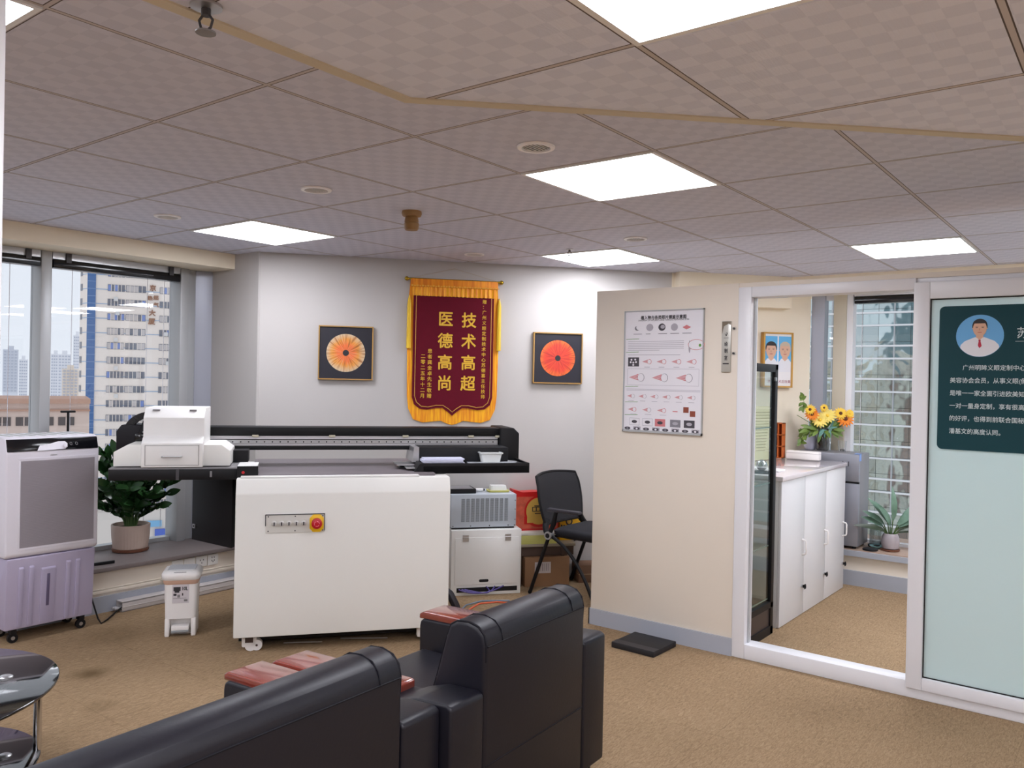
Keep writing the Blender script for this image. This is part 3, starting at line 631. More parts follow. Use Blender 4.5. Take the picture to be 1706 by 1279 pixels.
# portraits in the inner room
M_skin = mat('skin_print', (216, 172, 146), 0.6); M_sky = mat('print_blue', (96, 178, 228), 0.6); M_hair = mat('print_hair', (44, 38, 38), 0.6); M_shirt = mat('print_shirt', (226, 226, 232), 0.6)
M_ghair = mat('print_grey_hair', (196, 180, 160), 0.6)
def ell(cx, cz, rx, rz_, n=26, a0=0.0, a1=2 * PI): return [(cx + rx * math.cos(a0 + (a1 - a0) * i / n), cz + rz_ * math.sin(a0 + (a1 - a0) * i / n)) for i in range(n + (0 if abs(a1 - a0 - 2 * PI) < 1e-6 else 1))]
def face_poly(b, pts, y, mi): b.raw([(p[0], y, p[1]) for p in pts], [tuple(range(len(pts)))], mi)
def bust(cx, cz, u, y, hair=1, tie=None, clip=None):
    """flat printed head and shoulders; u = head height; material slots: skin, hair, shirt, tie, shade, lips"""
    b = MB()
    sh = [(cx - 1.05 * u, cz - 1.35 * u), (cx - 0.95 * u, cz - 0.95 * u), (cx - 0.75 * u, cz - 0.74 * u), (cx - 0.25 * u, cz - 0.52 * u), (cx + 0.25 * u, cz - 0.52 * u), (cx + 0.75 * u, cz - 0.74 * u), (cx + 0.95 * u, cz - 0.95 * u), (cx + 1.05 * u, cz - 1.35 * u)]
    if clip: sh = clip(sh)
    face_poly(b, sh, y, 2)
    face_poly(b, [(cx - 0.17 * u, cz - 0.30 * u), (cx + 0.17 * u, cz - 0.30 * u), (cx + 0.19 * u, cz - 0.54 * u), (cx, cz - 0.68 * u), (cx - 0.19 * u, cz - 0.54 * u)], y - 0.0003, 0)
    face_poly(b, [(cx - 0.20 * u, cz - 0.50 * u), (cx, cz - 0.68 * u), (cx - 0.08 * u, cz - 0.80 * u)], y - 0.0005, 2); face_poly(b, [(cx + 0.20 * u, cz - 0.50 * u), (cx, cz - 0.68 * u), (cx + 0.08 * u, cz - 0.80 * u)], y - 0.0005, 2)
    if tie: face_poly(b, [(cx - 0.06 * u, cz - 0.66 * u), (cx + 0.06 * u, cz - 0.66 * u), (cx + 0.05 * u, cz - 0.76 * u), (cx + 0.11 * u, cz - 1.02 * u), (cx, cz - 1.14 * u), (cx - 0.08 * u, cz - 1.0 * u), (cx - 0.045 * u, cz - 0.76 * u)], y - 0.0007, 3)
    face_poly(b, ell(cx, cz + 0.12 * u, 0.385 * u, 0.42 * u), y - 0.0006, 1)
    face_poly(b, ell(cx, cz - 0.02 * u, 0.40 * u, 0.07 * u), y - 0.0007, 0)      # ears
    face_poly(b, ell(cx, cz - 0.02 * u, 0.345 * u, 0.46 * u), y - 0.0009, 0)
    face_poly(b, ell(cx, cz + 0.23 * u, 0.36 * u, 0.30 * u, 16, 0.12, PI - 0.12), y - 0.0011, 1)
    for s in (-1, 1):
        face_poly(b, ell(cx + s * 0.15 * u, cz + 0.03 * u, 0.065 * u, 0.018 * u, 12), y - 0.0012, 4); face_poly(b, ell(cx + s * 0.15 * u, cz + 0.095 * u, 0.085 * u, 0.009 * u, 12), y - 0.0012, 4)
    face_poly(b, [(cx - 0.015 * u, cz + 0.02 * u), (cx + 0.03 * u, cz - 0.13 * u), (cx - 0.06 * u, cz - 0.13 * u)], y - 0.0012, 6)
    face_poly(b, ell(cx, cz - 0.24 * u, 0.12 * u, 0.025 * u, 12), y - 0.0012, 5)
    return b
M_tie = mat('print_tie_red', (176, 28, 60), 0.5); M_lip = mat('print_lips', (184, 108, 98), 0.6); M_brow = mat('print_brow', (104, 82, 72), 0.6); M_nose = mat('print_nose', (196, 148, 122), 0.6)
BM = lambda hair, tie: [M_skin, hair, M_shirt, tie, M_brow, M_lip, M_nose]
def portrait_frame(s0, s1, label, two=True):
    w = (s1 - s0) / 2; t = thing('portrait_frame', label, 'picture', on_wall((s0 + s1) / 2, 1.636), RZD, 'portrait frames on the inner room wall'); h = 0.212
    fr = MB()
    for (a, b, c, d) in ((-w, w, h - 0.012, h), (-w, w, -h, -h + 0.012), (-w, -w + 0.012, -h, h), (w - 0.012, w, -h, h)): fr.box(a, b, -0.05, -0.003, c, d)
    fr.build('frame', mat('ochre_frame', (196, 148, 66), 0.45), t)
    pr = MB(); pr.box(-w + 0.012, w - 0.012, -0.04, -0.003, -h + 0.012, h - 0.012, mi=0)
    pr = pr.build('printed_sheet', M_paper, t)
    for i, cx in enumerate((-w * 0.47, w * 0.47)):
        MB().box(cx - w * 0.42, cx + w * 0.42, -0.0412, -0.0395, -0.055, h - 0.03).build('blue_ground', M_sky, pr)
        lo = -0.125
        cl = lambda P: [(min(max(p[0], cx - w * 0.42), cx + w * 0.42), max(p[1], lo)) for p in P]
        b = bust(cx, 0.075, 0.125, -0.0418, clip=cl); b.build('portrait_print', BM(M_hair if i == 0 else M_ghair, M_tie if i == 0 else M_grey), pr, smooth=0)
    tx = MB()
    for i, cx in enumerate((-w * 0.47, w * 0.47)): tx.text('术前' if i == 0 else '术后效果', 0.026, (cx, -0.0413, -0.176), align='CENTER')
    tx.build('lettering', mat('print_red', (150, 60, 80), 0.6), pr, smooth=0)
portrait_frame(3.675, 3.925, 'gold framed sheet with two portrait photographs on the inner room wall')
portrait_frame(3.36, 3.60, 'gold framed sheet partly hidden behind the white window frame, left of the other portraits')

# dark green sign on the frosted door
M_teal = mat('dark_teal', (2, 58, 66), 0.5, spec=0.3)
t = thing('door_sign', 'dark green sign with round portrait and white text on the frosted door', 'sign', (-0.76, 4.19, 1.165))
def rrect(x0, x1, z0, z1, r, n=6):
    return arc((x1 - r, z1 - r), r, 0, PI / 2, n) + arc((x0 + r, z1 - r), r, PI / 2, PI, n) + arc((x0 + r, z0 + r), r, PI, 1.5 * PI, n) + arc((x1 - r, z0 + r), r, 1.5 * PI, 2 * PI, n)
MB().prism(rrect(0, 1.30, 0, 0.65, 0.022), -0.008, -0.0005, axis='y').build('board', M_teal, t, smooth=0)
cx, cz = 0.163, 0.514
m = MB(); face_poly(m, ell(cx, cz, 0.094, 0.094, 48), -0.0086, 0); m.build('round_photo_ground', mat('photo_blue', (104, 172, 224), 0.5), t, smooth=0)
def circ(P):
    out = []
    for i in range(len(P) - 1):
        for j in range(6):
            q = j / 6; out.append((P[i][0] + (P[i + 1][0] - P[i][0]) * q, P[i][1] + (P[i + 1][1] - P[i][1]) * q))
    out.append(P[-1])
    lo = [(cx + 0.093 * math.cos(a), cz + 0.093 * math.sin(a)) for a in [(-0.18 - (PI - 0.36) * i / 24) for i in range(25)]]
    def cl(p):
        d = math.hypot(p[0] - cx, p[1] - cz); f = min(1, 0.093 / d) if d else 1; return (cx + (p[0] - cx) * f, cz + (p[1] - cz) * f)
    return [cl(p) for p in out] + [p for p in lo if p[1] < cz - 0.06]
b = bust(cx, cz + 0.034, 0.078, -0.0090, tie=True, clip=circ); b.build('portrait_photo', BM(M_hair, M_tie), t, smooth=0)
m = MB(); f = 0.0262
for i, (txt, x) in enumerate((('广州明眸义眼定制中心', 0.098), ('美容协会会员，从事义眼(假', 0.048), ('是唯一一家全面引进欧美知', 0.048), ('一对一量身定制，享有很高的', 0.048), ('的好评，也得到前联合国秘', 0.048), ('潘基文的高度认同。', 0.048))):
    m.text(txt, f, (x, -0.0088, 0.362 - i * 0.0573), bold=0.0002, sx=0.93)
m.text('苏', 0.052, (0.303, -0.0088, 0.505), bold=0.0003); m.box(0.300, 0.62, -0.0088, -0.0084, 0.487, 0.4885)
m.build('lettering', mat('sign_white', (206, 220, 222), 0.5), t, smooth=0)

# poster
M_post = mat('poster_sheet', (228, 226, 232), 0.35); M_pgreen = mat('poster_green', (96, 150, 70), 0.6); M_pred = mat('poster_red', (204, 122, 126), 0.6); M_pgrey = mat('poster_grey', (128, 126, 134), 0.6); M_pbrown = mat('poster_brown', (140, 70, 52), 0.6); M_pline = mat('poster_line', (170, 166, 176), 0.6)
t = thing('wall_poster', 'white eye implant diagram poster in thin grey frame on the cream partition', 'poster', (-2.16, 4.19, 1.504))
W2, H2 = 0.247, 0.347
fr = MB()
for (a, b_, c, d) in ((-W2, W2, H2 - 0.006, H2), (-W2, W2, -H2, -H2 + 0.012), (-W2, -W2 + 0.006, -H2, H2), (W2 - 0.006, W2, -H2, H2)): fr.box(a, b_, -0.014, -0.001, c, d)
fr.build('frame', M_alu, t)
MB().box(-W2 + 0.005, W2 - 0.005, -0.008, -0.001, -H2 + 0.011, H2 - 0.005).build('sheet', M_post, t)
Y0 = -0.0085
def pu(u, v): return (-W2 + 2 * W2 * u, H2 - 2 * H2 * v)
def prect(b, u0, u1, v0, v1, mi, dy=0): (x0, z1), (x1, z0) = pu(u0, v0), pu(u1, v1); b.raw([(x0, Y0 - dy, z0), (x1, Y0 - dy, z0), (x1, Y0 - dy, z1), (x0, Y0 - dy, z1)], [(0, 1, 2, 3)], mi)
def pell(b, u, v, ru, rv, mi, dy=0.0002): face_poly(b, [(p[0], p[1]) for p in ell(*pu(u, v), ru * 2 * W2, rv * 2 * H2, 18)], Y0 - dy, mi)
def peye(b, u, v, s, full=True):
    c = pu(u, v); w = s * 2 * W2
    for k_ in range(4): face_poly(b, [(c[0] - w * 0.5, c[1]), (c[0] + w * 0.12, c[1] + w * (0.20 - 0.1 * k_)), (c[0] + w * 0.12, c[1] + w * (0.13 - 0.1 * k_))], Y0 - 0.0002, 2)
    if full: face_poly(b, ell(c[0] + w * 0.3, c[1], w * 0.22, w * 0.24, 18), Y0 - 0.0003, 2); face_poly(b, ell(c[0] + w * 0.28, c[1], w * 0.19, w * 0.2, 18), Y0 - 0.0005, 0)
    else: face_poly(b, ell(c[0] + w * 0.3, c[1], w * 0.22, w * 0.24, 18), Y0 - 0.0003, 3); face_poly(b, ell(c[0] + w * 0.29, c[1], w * 0.2, w * 0.22, 18), Y0 - 0.0005, 0)
pic = MB()
pell(pic, 0.17, 0.145, 0.035, 0.02, 3); pell(pic, 0.19, 0.138, 0.035, 0.022, 0, 0.0004); pell(pic, 0.33, 0.14, 0.045, 0.03, 6); pell(pic, 0.485, 0.14, 0.045, 0.03, 4); pell(pic, 0.495, 0.137, 0.028, 0.016, 6, 0.0005); pell(pic, 0.64, 0.142, 0.043, 0.03, 6)
pic.raw([(p[0], Y0 - 0.0002, p[1]) for p in (pu(0.74, 0.145), pu(0.79, 0.163), pu(0.845, 0.145), pu(0.79, 0.127))], [(0, 1, 2, 3)], 2)
for i, u in enumerate((0.12, 0.28, 0.44, 0.59, 0.74)): prect(pic, u, u + 0.11 - 0.05 * (i == 1), 0.190, 0.195, 3)
for i, v in enumerate((0.237, 0.345, 0.628, 0.757, 0.863)): pic.raw([(p[0], Y0 - 0.0002, p[1]) for p in (pu(0.02, v), pu(0.19, v - 0.003), pu(0.2, v - 0.007), pu(0.03, v - 0.004))], [(0, 1, 2, 3)], 1)
for r_ in range(6): prect(pic, 0.05, 0.76 - 0.3 * (r_ == 5), 0.252 + 0.0145 * r_, 0.2555 + 0.0145 * r_, 6)
pell(pic, 0.91, 0.285, 0.10, 0.043, 2); pell(pic, 0.91, 0.285, 0.093, 0.039, 0, 0.0004); pell(pic, 0.955, 0.29, 0.016, 0.012, 1, 0.0006); pell(pic, 0.83, 0.3, 0.012, 0.05, 6)
prect(pic, 0.05, 0.72, 0.362, 0.366, 6)
prect(pic, 0.055, 0.20, 0.385, 0.46, 4)
for (u, v) in ((0.10, 0.405), (0.15, 0.403), (0.09, 0.425), (0.125, 0.428), (0.16, 0.424), (0.125, 0.447)): pell(pic, u, v, 0.012, 0.008, 0, 0.0004)
for i in range(4): peye(pic, 0.30 + 0.185 * i, 0.42, 0.12); prect(pic, 0.27 + 0.185 * i, 0.34 + 0.185 * i, 0.462, 0.466, 6)
for (u0, u1, v0, v1) in ((0.05, 0.95, 0.477, 0.479), (0.05, 0.95, 0.611, 0.613), (0.05, 0.053, 0.477, 0.613), (0.947, 0.95, 0.477, 0.613)): prect(pic, u0, u1, v0, v1, 6)
for i in range(3): peye(pic, 0.17 + 0.30 * i, 0.55, 0.20, False)
prect(pic, 0.04, 0.97, 0.645, 0.648, 6); prect(pic, 0.04, 0.97, 0.655, 0.658, 6)
for i in range(6): c_ = 0.10 + 0.152 * i; peye(pic, c_, 0.705, 0.10, False); prect(pic, c_ - 0.03, c_ + 0.04, 0.742, 0.745, 6)
for i in range(3): peye(pic, 0.12 + 0.19 * i, 0.815, 0.11, i != 1); prect(pic, 0.10 + 0.19 * i, 0.18 + 0.19 * i, 0.85, 0.853, 6)
prect(pic, 0.64, 0.70, 0.815, 0.823, 2); prect(pic, 0.77, 0.835, 0.78, 0.825, 5); prect(pic, 0.85, 0.915, 0.81, 0.855, 5)
for i, (u, mi) in enumerate(((0.09, 6), (0.26, 6), (0.42, 2), (0.61, 3), (0.78, 4))):
    prect(pic, u, u + 0.13, 0.885, 0.945, mi); prect(pic, u + 0.004, u + 0.126, 0.888, 0.942, 0 if i < 2 else mi, 0.0002); pell(pic, u + 0.065, 0.915, 0.035, 0.013, 4 if i < 3 else 6, 0.0004)
for i in range(8):
    u = 0.02 + 0.122 * i; prect(pic, u, u + 0.095, 0.955, 0.995 if i % 2 else 0.99, 6 if i % 2 else 0); pell(pic, u + 0.045, 0.972, 0.04, 0.012, 4, 0.0003); pell(pic, u + 0.045, 0.972, 0.014, 0.008, 0 if i % 2 else 3, 0.0005)
pic.build('printed_figures', [M_post, M_pgreen, M_pred, M_pgrey, mat('poster_dark', (66, 62, 70), 0.6), M_pbrown, M_pline], t, smooth=0)
tx = MB(); c0 = pu(0.5, 0.072); tx.text('植入物与各类眼片模鉴示意图', 0.0235, (c0[0], Y0 - 0.0003, c0[1]), align='CENTER', bold=0.0007, sx=0.93)
c0 = pu(0.5, 0.088); tx.text('DIAGRAM OF IMPLANTS AND VARIOUS ARTIFICIAL EYES', 0.0125, (c0[0], Y0 - 0.0003, c0[1]), align='CENTER', sx=1.0)
tx.build('lettering', M_ink, t, smooth=0)

# small door plate
t = thing('door_plate', 'narrow upright sign plate with three dark characters beside the poster', 'sign', (-1.785, 4.19, 1.505))
MB().box(-0.026, 0.026, -0.010, -0.0005, 0, 0.272, bev=0.002).build('plate', mat('plate_silver', (190, 188, 180), 0.3, 0.3), t)
m = MB(); m.raw([(-0.025, -0.0105, 0.27), (-0.025, -0.0105, 0.20), (-0.014, -0.0105, 0.245), (0.012, -0.0105, 0.258), (0.025, -0.0105, 0.25), (0.025, -0.0105, 0.27)], [(0, 1, 2, 3, 4, 5)]); m.build('corner_patch', mat('plate_bronze', (120, 108, 92), 0.3, 0.4), t, smooth=0)
m = MB()
for ch, z in (('绘', 0.140), ('制', 0.104), ('室', 0.066)): m.text(ch, 0.026, (0, -0.0106, z), align='CENTER', bold=0.0006, sx=0.75)
m.box(-0.014, 0.014, -0.0106, -0.0102, 0.181, 0.183); m.box(-0.017, 0.017, -0.0106, -0.0102, 0.042, 0.048)
for a, b_ in (((-0.008, 0.205), (0, 0.192)), ((0, 0.192), (0.008, 0.21)), ((0, 0.192), (0, 0.212))): m.tube([(a[0], -0.0106, a[1]), (b_[0], -0.0106, b_[1])], 0.0013, 5)
m.build('lettering', M_ink, t, smooth=0)
m = MB()
for z in (0.232, 0.10): m.box(0.026, 0.052, -0.004, -0.0005, z - 0.008, z + 0.008, mi=0); m.cyl((0.04, -0.009, z), (0.04, 0, z), 0.006, 12, mi=1)
m.build('hinge_tab', [M_glass, M_dark], t)
# ================================================================ flatbed printer (own frame: x along its front, y to the back wall)
RP = math.atan2(0.792, 0.61)
PO = Vector((-3.687, 2.484, 0)); E1 = Vector((0.61, 0.792, 0)); E2 = Vector((-0.792, 0.61, 0))
def pw(x, d, z=0): p = PO + E1 * x + E2 * d; return (p.x, p.y, z)
t = thing('flatbed_printer', 'large white flatbed printer with black gantry below the red banner', 'printer', (PO.x, PO.y, 0), RP)
b = MB(); b.prism([(0, 0.085), (0, 0.826), (0.03, 0.902), (0.92, 0.902), (0.92, 0.085)], 0.0, 1.117, axis='x', bev=0.006); cab = b.build('cabinet_body', M_offw, t)
# recessed control panel
m = MB(); m.box(0.150, 0.448, -0.0045, -0.0008, 0.624, 0.720, mi=0)
m.box(0.150, 0.448, -0.0065, -0.0035, 0.7155, 0.7205, mi=1).box(0.148, 0.152, -0.0065, -0.0035, 0.660, 0.720, mi=1).box(0.4455, 0.449, -0.0065, -0.0035, 0.630, 0.720, mi=1)
for x in (0.163, 0.298, 0.438): 
    for z in (0.708, 0.633): m.cyl((x, -0.0065, z), (x, -0.003, z), 0.0035, 8, mi=1)
pan = m.build('control_panel', [mat('panel_plate', (208, 205, 198), 0.35), M_dark], t)
for i in range(5):
    x = 0.193 + 0.037 * i; m = MB(); m.lathe([(0.0135, 0), (0.0135, 0.004), (0.0105, 0.006), (0.0105, 0.013), (0.0, 0.0135)], n=20, M=Matrix.Translation((x, -0.0045, 0.672)) @ Matrix.Rotation(PI / 2, 4, 'X'))
    m.box(x - 0.003, x + 0.003, -0.0225, -0.017, 0.6635, 0.6805, mi=1); m.build('selector_knob', [mat('knob_grey', (206, 204, 200), 0.3, 0.2), M_dark], pan)
for i in range(5): pass
m = MB(); oc = [(0.407 + 0.036 * sx, 0.670 + 0.046 * sz) for sx, sz in ((-0.5, -1), (0.5, -1), (1, -0.6), (1, 0.6), (0.5, 1), (-0.5, 1), (-1, 0.6), (-1, -0.6))]
m.prism(oc, -0.009, -0.0045, axis='y', bev=0.0015); es = m.build('emergency_stop', mat('estop_yellow', (236, 188, 24), 0.4), t)
m = MB(); m.lathe([(0.026, 0), (0.026, 0.006), (0.020, 0.010), (0.020, 0.018), (0.027, 0.021), (0.027, 0.032), (0.022, 0.035), (0.0, 0.036)], n=28, M=Matrix.Translation((0.407, -0.009, 0.672)) @ Matrix.Rotation(PI / 2, 4, 'X')); m.build('stop_button', mat('estop_red', (186, 18, 34), 0.35), es)
m = MB()
for k_ in range(3): a = 2 * PI * k_ / 3; m.tube([(0.407 + 0.013 * math.cos(a + q), -0.0455, 0.672 + 0.013 * math.sin(a + q)) for q in (0, 0.4, 0.8, 1.2, 1.6)], 0.0017, 5)
m.build('turn_arrows', mat('estop_pink', (240, 130, 150), 0.5), es)
m = MB(); m.box(0.055, 1.045, 0.085, 0.93, 0.902, 0.916, bev=0.003); m.build('print_bed', mat('bed_grey', (112, 104, 108), 0.45, noise=(30, 0.06)), t)
m = MB(); m.box(0.02, 0.95, 0.035, 0.085, 0.902, 0.912, bev=0.003); m.build('bed_edge_strip', M_white, t)
m = MB(); m.box(0.01, 0.10, 0.10, 0.30, 0.902, 0.955, bev=0.002, mi=0).box(0.0, 0.105, 0.085, 0.10, 0.895, 0.960, mi=1).box(-0.0, 0.10, 0.09, 0.3, 0.955, 0.960, mi=2); m.build('bed_bracket', [M_steel, M_black, M_white], t)
# gantry beam
gy0, gy1 = 0.50, 0.66
m = MB(); m.box(-0.60, 1.56, gy0 + 0.012, gy1, 1.010, 1.141, bev=0.003, mi=0); gan = m.build('gantry_beam', [M_black], t)
m = MB(); m.box(-0.30, 1.53, gy0 - 0.004, gy0 + 0.02, 1.092, 1.140, bev=0.002); m.box(-0.30, 1.53, gy0 - 0.004, gy0 + 0.02, 1.010, 1.033, bev=0.002); m.build('cover_strip', mat('gantry_charcoal', (19, 20, 21), 0.5, spec=0.25), gan)
m = MB(); m.box(-0.30, 1.50, gy0 + 0.004, gy0 + 0.02, 1.072, 1.090, mi=0).box(-0.30, 1.50, gy0, gy0 + 0.02, 1.047, 1.066, mi=1).box(-0.30, 1.50, gy0 + 0.004, gy0 + 0.02, 1.034, 1.045, mi=0)
for i in range(38):
    x = -0.14 + 0.0435 * i; m.cyl((x, gy0 - 0.002, 1.0565), (x, gy0 + 0.005, 1.0565), 0.0042, 8, mi=2)
m.build('guide_rail', [mat('rail_white', (206, 204, 206), 0.35), M_steel, M_black], gan)
m = MB()
for x in (0.07, 0.50, 0.93, 1.33, 1.50): m.box(x - 0.018, x + 0.018, gy0 - 0.008, gy0 + 0.01, 1.083, 1.097, bev=0.003)
m.build('clip', mat('clip_beige', (206, 200, 176), 0.5), gan)
m = MB(); m.prism([(1.508, 0.872), (1.508, 1.146), (1.590, 1.146), (1.626, 1.112), (1.626, 0.872)], 0.46, 0.74, axis='y', bev=0.006); m.build('end_housing', mat('housing_black', (19, 18, 21), 0.55, spec=0.3), t)
m = MB(); m.box(0.985, 1.515, 0.30, 0.60, 0.955, 1.040, bev=0.004, mi=0); m.prism([(0.945, 0.955), (0.955, 1.040), (0.985, 1.040), (0.985, 0.955)], 0.305, 0.58, axis='y', mi=1); m.build('maintenance_station', [mat('station_black', (19, 20, 24), 0.55, spec=0.3), M_steel], t)
m = MB(); m.box(0.985, 1.605, 0.15, 0.45, 0.905, 0.950, bev=0.003); m.box(0.985, 1.605, 0.15, 0.158, 0.905, 0.962); m.box(1.597, 1.605, 0.15, 0.45, 0.905, 0.962)
m.prism([(0.93, 0.905), (0.985, 0.905), (0.985, 0.962), (0.97, 0.962)], 0.15, 0.45, axis='y'); m.box(0.88, 0.985, 0.32, 0.45, 0.925, 0.933); m.build('side_shelf', M_blackp, t)
m = MB(); m.box(0.855, 0.985, 0.28, 0.46, 0.938, 0.944).box(0.90, 0.985, 0.2, 0.3, 0.928, 0.933); m.build('shelf_lip', M_steel, t)
# carriage at the left end
m = MB(); m.prism([(-0.607, 0.957), (-0.607, 1.030), (-0.540, 1.069), (-0.085, 1.069), (-0.040, 1.035), (-0.040, 0.957)], 0.15, 0.48, axis='y', bev=0.004)
m.build('carriage_tray', M_offw, t)
m = MB(); m.prism([(0.10, 0.956), (0.10, 1.080), (0.155, 1.112), (0.155, 1.208), (0.215, 1.258), (0.48, 1.258), (0.48, 0.956)], -0.468, -0.172, axis='x', bev=0.003); car = m.build('print_head_cover', mat('cover_white', (232, 231, 229), 0.4), t)
m = MB()
for (x0, x1, z0, z1) in ((-0.450, -0.190, 0.966, 0.9675), (-0.450, -0.190, 1.068, 1.0695), (-0.450, -0.4485, 0.966, 1.069), (-0.1915, -0.190, 0.966, 1.069)): m.box(x0, x1, 0.0985, 0.1005, z0, z1)
m.build('drawer_gap', M_dark, car)
m = MB(); m.tube([(-0.365, 0.1, 1.012), (-0.365, 0.075, 1.012), (-0.36, 0.070, 1.012), (-0.28, 0.070, 1.012), (-0.275, 0.075, 1.012), (-0.275, 0.1, 1.012)], 0.0045, 8); m.build('handle', M_steel, car)
m = MB()
for x in (-0.43, -0.25): m.box(x, x + 0.035, 0.19, 0.212, 1.242, 1.250)
m.build('hinge', M_grey, car)
m = MB(); m.box(-0.62, 0.02, 0.10, 0.50, 0.890, 0.946, bev=0.004); m.box(-0.62, 0.02, 0.105, 0.5, 0.946, 0.952, mi=1); m.box(-0.30, -0.285, 0.096, 0.1, 0.89, 0.945, mi=2).box(-0.135, -0.125, 0.094, 0.1, 0.905, 0.935, mi=1); m.build('side_beam', [M_black, M_grey, M_dark], t)
m = MB(); m.cyl((0.03, 0.083, 0.928), (0.03, 0.09, 0.928), 0.008, 10); m.build('indicator', M_red, t)
m = MB(); m.box(-0.045, 0.04, 0.36, 0.5, 0.955, 1.02); m.build('carriage_bracket', M_black, t)
m = MB(); m.prism([(-0.66, 0.97), (-0.66, 1.115), (-0.635, 1.150), (-0.50, 1.150), (-0.50, 0.97)], 0.49, 0.72, axis='y', bev=0.004); m.build('left_end_box', mat('end_navy', (16, 14, 22), 0.5, spec=0.3), t)
m = MB(); P = [(-0.60 + 0.13 * (1 - math.cos(a)) if False else -0.455 - 0.165 * math.cos(a), 1.125 + 0.105 * math.sin(a)) for a in [PI / 2 * (1 - i / 12) for i in range(13)]]
ou = P; inn = [(-0.455 - 0.125 * math.cos(a), 1.125 + 0.07 * math.sin(a)) for a in [PI / 2 * (1 - i / 12) for i in range(13)]]
m.prism(ou + inn[::-1], 0.50, 0.56, axis='y'); 
for a in [PI / 2 * i / 12 for i in range(13)]: m.box(-0.004, 0.004, 0.496, 0.5, -0.018, 0.018, M=Matrix.Translation((-0.455 - 0.145 * math.cos(a), 0, 1.125 + 0.0875 * math.sin(a))) @ Matrix.Rotation(a - PI / 2 if False else -(PI / 2 - a), 4, 'Y'))
m.build('cable_chain', mat('chain_black', (34, 32, 34), 0.6), t)
m = MB(); m.box(-0.545, -0.475, 0.36, 0.46, 1.069, 1.11, bev=0.008); m.tube([(-0.52, 0.40, 1.10), (-0.50, 0.42, 1.17), (-0.485, 0.45, 1.19)], 0.016, 8)
for (x, z) in ((-0.52, 1.10), (-0.50, 1.085), (-0.49, 1.105), (-0.50, 1.12)): m.ball((x, 0.357, z), 0.005, mi=1)
m.build('ink_pump', [M_blackg, M_steel], t)
m = MB(); m.prism([(-0.277, 0.62), (-0.037, 0.32), (0.0, 0.42), (0.0, 0.72), (-0.16, 0.76)], 0.485, 0.892, bev=0.004); bx = m.build('electrical_box', mat('ebox_charcoal', (18, 17, 20), 0.55, spec=0.25), t)
m = MB(); m.box(-0.012, 0.012, -0.003, 0.001, -0.012, 0.012, M=Matrix.Translation((-0.262, 0.6, 0.565)) @ Matrix.Rotation(-0.896, 4, 'Z')); m.box(-0.005, 0.005, -0.004, 0.001, -0.005, 0.005, mi=1, M=Matrix.Translation((-0.262, 0.6, 0.565)) @ Matrix.Rotation(-0.896, 4, 'Z')); m.build('latch', [M_steel, M_black], bx)
def pcaster(x, d):
    m = MB(); m.box(x - 0.045, x + 0.03, d - 0.02, d + 0.02, 0.02, 0.078, bev=0.008, mi=0); m.cyl((x, d - 0.018, 0.03), (x, d + 0.018, 0.03), 0.03, 20, mi=0); m.box(x - 0.028, x + 0.012, d - 0.0215, d - 0.019, 0.045, 0.078, mi=1); m.box(x - 0.03, x + 0.03, d - 0.03, d + 0.03, 0.078, 0.086, mi=1)
    m.cyl((x + 0.03, d - 0.02, 0.03), (x + 0.03, d + 0.02, 0.03), 0.028, 18, mi=0); m.cyl((x + 0.03, d - 0.023, 0.03), (x + 0.03, d - 0.019, 0.03), 0.006, 10, mi=1)
    m.build('caster', [M_whitep, mat('caster_brown', (70, 54, 50), 0.5)], t)
for x, d in ((0.085, 0.07), (1.00, 0.07), (0.085, 0.85), (1.00, 0.85)): pcaster(x, d)
m = MB(); m.box(0.02, 1.10, 0.13, 0.91, 0.030, 0.087); m.tube([(0.25, 0.12, 0.012), (0.45, 0.10, 0.012)], 0.004, 6, mi=1); m.tube([(0.55, 0.14, 0.012), (0.80, 0.10, 0.012)], 0.004, 6, mi=1); m.build('underside_shade_and_rods', [M_black, M_steel], t)  # black box put in as the shade under the printer, plus steel rods

# on the printer's side shelf
t = thing('paper_stack', 'stack of white paper on the left of the printer side shelf', 'paper', pw(1.10, 0.30, 0.9505), RP)
m = MB()
random.seed(2)
for i in range(5): a = random.uniform(-0.006, 0.006); m.box(-0.105 + a, 0.125 + a, -0.12 + a, 0.10 + a, 0.0035 * i * 2, 0.0035 * (i * 2 + 1.8))
m.build('sheets', mat('paper_lilac', (214, 216, 236), 0.6), t)
o = MB(); o.prism([(1.26, 0.18), (1.50, 0.19), (1.57, 0.30), (1.52, 0.42), (1.27, 0.41)], 0.9505, 0.956); tag(o.build('foil_sheet', mat('foil_white', (206, 210, 216), 0.25)), 'flat whitish sheet under the lidded plastic tub on the printer shelf', 'sheet')
o_ = [x for x in COL.objects if x.name == 'foil_sheet'][0]; o_.location = (PO.x, PO.y, 0); o_.rotation_euler = (0, 0, RP)
def rr_loft(b, lv, mi=0):
    """lofted rounded rectangles: list of (half x, half y, radius, z)"""
    rings = []
    for (hx, hy, r, z) in lv: rings.append([(p[0], p[1], z) for p in rrect(-hx, hx, -hy, hy, r, 4)])
    n = len(rings[0]); vs = [p for r in rings for p in r]; fs = []
    for k_ in range(len(rings) - 1):
        for i in range(n): j = (i + 1) % n; fs.append((k_ * n + i, k_ * n + j, (k_ + 1) * n + j, (k_ + 1) * n + i))
    fs.append(tuple(range(n))[::-1]); fs.append(tuple((len(rings) - 1) * n + i for i in range(n)))
    b.raw(vs, fs, mi); return b
M_tub = mat('milky_plastic', (226, 228, 226), 0.3)
t = thing('plastic_tub', 'milky plastic food tub with lid on the printer side shelf', 'tub', pw(1.40, 0.27, 0.956), RP)
